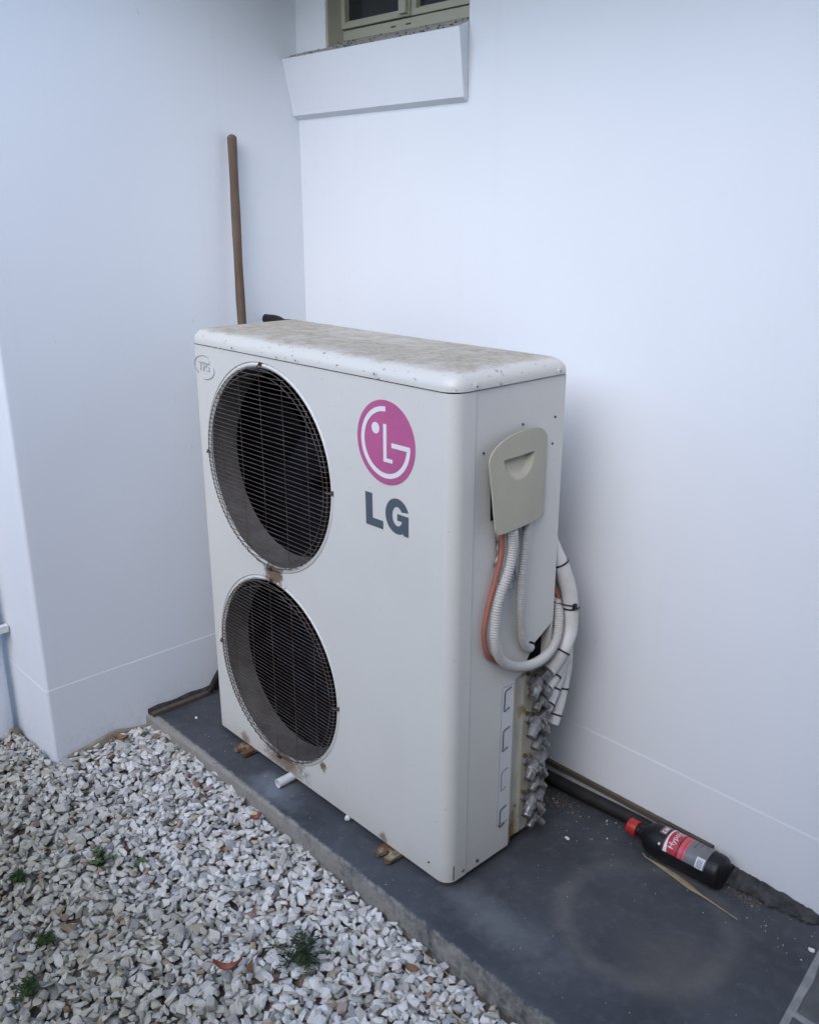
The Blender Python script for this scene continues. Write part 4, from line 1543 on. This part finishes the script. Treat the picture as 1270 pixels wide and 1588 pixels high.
# scattered crumbs, nobody could count them
b = MB()
rd = random.Random(21)
def crumb(x, y, s, mat, z=.0):
    h = s * rd.uniform(.4, .9)
    a_ = rd.uniform(0, 6.28)
    vs = [(x + s * rd.uniform(.6, 1) * math.cos(a_ + k * 2.09), y + s * rd.uniform(.6, 1) * math.sin(a_ + k * 2.09), z + .0002) for k in range(3)] + [(x, y, z + h)]
    b.add(vs, [(0, 1, 3), (1, 2, 3), (2, 0, 3)], mat)
for k in range(420):
    x = rd.uniform(.85, 1.58); t = rd.random() ** 2.2
    crumb(x, .488 - t * .13, rd.uniform(.0008, .003) * (1.3 if rd.random() < .1 else .8), 0 if rd.random() < .8 else 1)
for k in range(230):
    crumb(rd.gauss(1.43, .07), rd.gauss(.22, .07), rd.uniform(.0006, .0024), 0)
for k in range(90):
    crumb(rd.uniform(.98, 1.59), rd.uniform(-.05, .47), rd.uniform(.0006, .0018), 0 if rd.random() < .45 else 1)
for k in range(120):
    x = rd.uniform(1.355, 1.47)
    crumb(rd.gauss(1.415, .025), rd.gauss(.478, .010), rd.uniform(.001, .0035), 0 if rd.random() < .7 else 2)
for k in range(60):
    crumb(rd.uniform(.0, .95), rd.uniform(-.09, -.01), rd.uniform(.0006, .002), 0 if rd.random() < .6 else 1)
for k in range(150):
    crumb(rd.gauss(.90, .035), rd.gauss(.452, .018), rd.uniform(.001, .0042), rd.choice((0, 2, 2, 3)))
# crumbs on the lid of the unit
for k in range(150):
    x = rd.uniform(.03, .93); y = rd.uniform(.03, .31)
    crumb(x, y, rd.uniform(.0008, .0028), rd.choice((0, 0, 2, 3)), ZT - .0035)
tag(b.build('debris', [M['soil'], M['flake'], M['leaf_brown'], M['straw']], fix=False), kind='stuff')


def leaf_obj(name, x, y, z, ln, wd, rz, mt, label, curl=.3, tilt=.2):
    m = MB()
    L = []
    for i in range(9):
        t = i / 8
        w_ = wd * math.sin(math.pi * min(1, .06 + t * .94)) ** .8 * (1 - .3 * t)
        xx = ln * (t - .5)
        zz = curl * ln * (t - .5) ** 2 * 1.6 + tilt * xx
        row = []
        for j in (-1, -.5, 0, .5, 1):
            row.append((xx, w_ * j, zz + curl * wd * (j * j) * .9))
        L.append([(x + px * math.cos(rz) - py * math.sin(rz), y + px * math.sin(rz) + py * math.cos(rz), z + pz) for px, py, pz in row])
    m.loops(L, False, smooth=True)
    st_ = [L[0][2], (L[0][2][0] - .014 * math.cos(rz), L[0][2][1] - .014 * math.sin(rz), L[0][2][2] + .003)]
    m.tube(st_, .0009, 5)
    return tag(m.build(name, M[mt], fix=False), label, 'dry leaf')


def gz_(x, y):
    i, j = int((x - GX0) / HS), int((y - GY0) / HS)
    return float(H[max(0, i - 1):i + 2, max(0, j - 1):j + 2].mean())


for x, y, ln, wd, rz, mt, lb, cu_ in (
        (-.150, -.232, .050, .017, .5, 'leaf_brown', 'curled brown leaf on the gravel close to the left wall', .5),
        (.775, -.462, .062, .010, .75, 'leaf_red', 'dark red rolled leaf on the gravel in front of the biggest weed', .9),
        (.790, -.425, .036, .009, 1.9, 'leaf_brown', 'narrow brown leaf just behind the dark red leaf', .6),
        (1.020, -.172, .034, .012, .2, 'leaf_brown', 'orange brown leaf on the gravel by the slab edge', .4),
        (.400, -.140, .030, .010, 1.1, 'leaf_red', 'small red leaf on the gravel against the slab edge', .7),
        (.055, -.480, .024, .009, .3, 'leaf_brown', 'tiny tan leaf on the pale gravel beside the wing corner', .3)):
    leaf_obj('dry_leaf', x, y, gz_(x, y) + .006, ln, wd, rz, mt, lb, cu_)


def twig(pts, r, label):
    m = MB()
    P = spline([(x, y, gz_(x, y) + dz) for x, y, dz in pts], 6)
    m.tube(P, [r * (1 - .5 * i / len(P)) for i in range(len(P))], 6)
    tag(m.build('twig', M['straw']), label, 'twig')


twig([(1.10, -.195, .006), (1.15, -.190, .012), (1.20, -.200, .008), (1.235, -.235, .005)], .0026, 'bent pale twig on the gravel near the front end of the slab edge')
twig([(1.00, -.125, .008), (1.06, -.128, .010), (1.12, -.138, .006)], .0014, 'thin pale twig lying along the slab edge')

# weeds
def weed(x, y, h, spread, n, mt, label, feathery=True, seed=1):
    r_ = random.Random(seed)
    z0 = gz_(x, y) - .004
    root = tag(empty('weed', (x, y, z0)), label, 'weed', 'weeds growing in the gravel')
    sm, lm = MB(), MB()
    for k in range(n):
        a_ = k * 2.399 + r_.uniform(-.4, .4)
        lean = r_.uniform(.25, 1.0) if k else .05
        hh = h * r_.uniform(.55, 1.0) if k else h
        tip_ = Vector((x + spread * lean * math.cos(a_), y + spread * lean * math.sin(a_), z0 + hh * (1 - .55 * lean)))
        mid = Vector((x, y, z0)).lerp(tip_, .5) + Vector((0, 0, hh * .16))
        P = spline([(x, y, z0), mid, tip_], 7)
        sm.tube(P, [.0011 * (1 - .7 * i / len(P)) + .0002 for i in range(len(P))], 5)
        for i, p in enumerate(P):
            if i < 2: continue
            t = i / len(P)
            for q in range(5 if feathery else 3):
                b_ = r_.uniform(0, 6.283)
                d_ = Vector((math.cos(b_), math.sin(b_), r_.uniform(-.1, .9))).normalized()
                ll = (r_.uniform(.008, .017) if feathery else r_.uniform(.008, .015)) * (1.25 - .5 * t)
                ww = .0005 if feathery else r_.uniform(.0022, .0042)
                s_ = d_.cross(Vector((0, 0, 1))).normalized() * ww
                m1 = p + d_ * ll * .5 + Vector((0, 0, .0015))
                e_ = p + d_ * ll + Vector((0, 0, -.002))
                lm.add([p, m1 + s_, e_, m1 - s_], [(0, 1, 2), (0, 2, 3)])
                if feathery:
                    for sgn in (-1, 1):
                        f_ = p + d_ * ll * .45
                        g2 = f_ + d_ * ll * .30 + s_.normalized() * sgn * ll * .42
                        lm.add([f_ - s_ * .5, f_ + s_ * .5, g2], [(0, 1, 2)])
    sm.build('stem', M[mt], root)
    tag(lm.build('leaves', M[mt], root, fix=False), kind='stuff')


weed(.845, -.325, .085, .085, 14, 'leaf_dark', 'biggest feathery dark green weed standing in the pale gravel', True, 2)
weed(.268, -.505, .060, .045, 7, 'leaf_green', 'upright leafy weed in the gravel well left of the biggest weed', False, 3)
weed(.338, -.428, .026, .026, 5, 'leaf_green', 'tiny low weed just right of the upright leafy weed', False, 4)
weed(.545, -.785, .050, .045, 9, 'leaf_green', 'green weed in the grey gravel nearest the lower left corner', True, 5)
weed(.190, -.665, .032, .030, 6, 'leaf_green', 'faint low weed at the left edge of the gravel', True, 6)
weed(.425, -.705, .030, .034, 6, 'leaf_green', 'sparse low weed just behind the nearest green weed', True, 8)
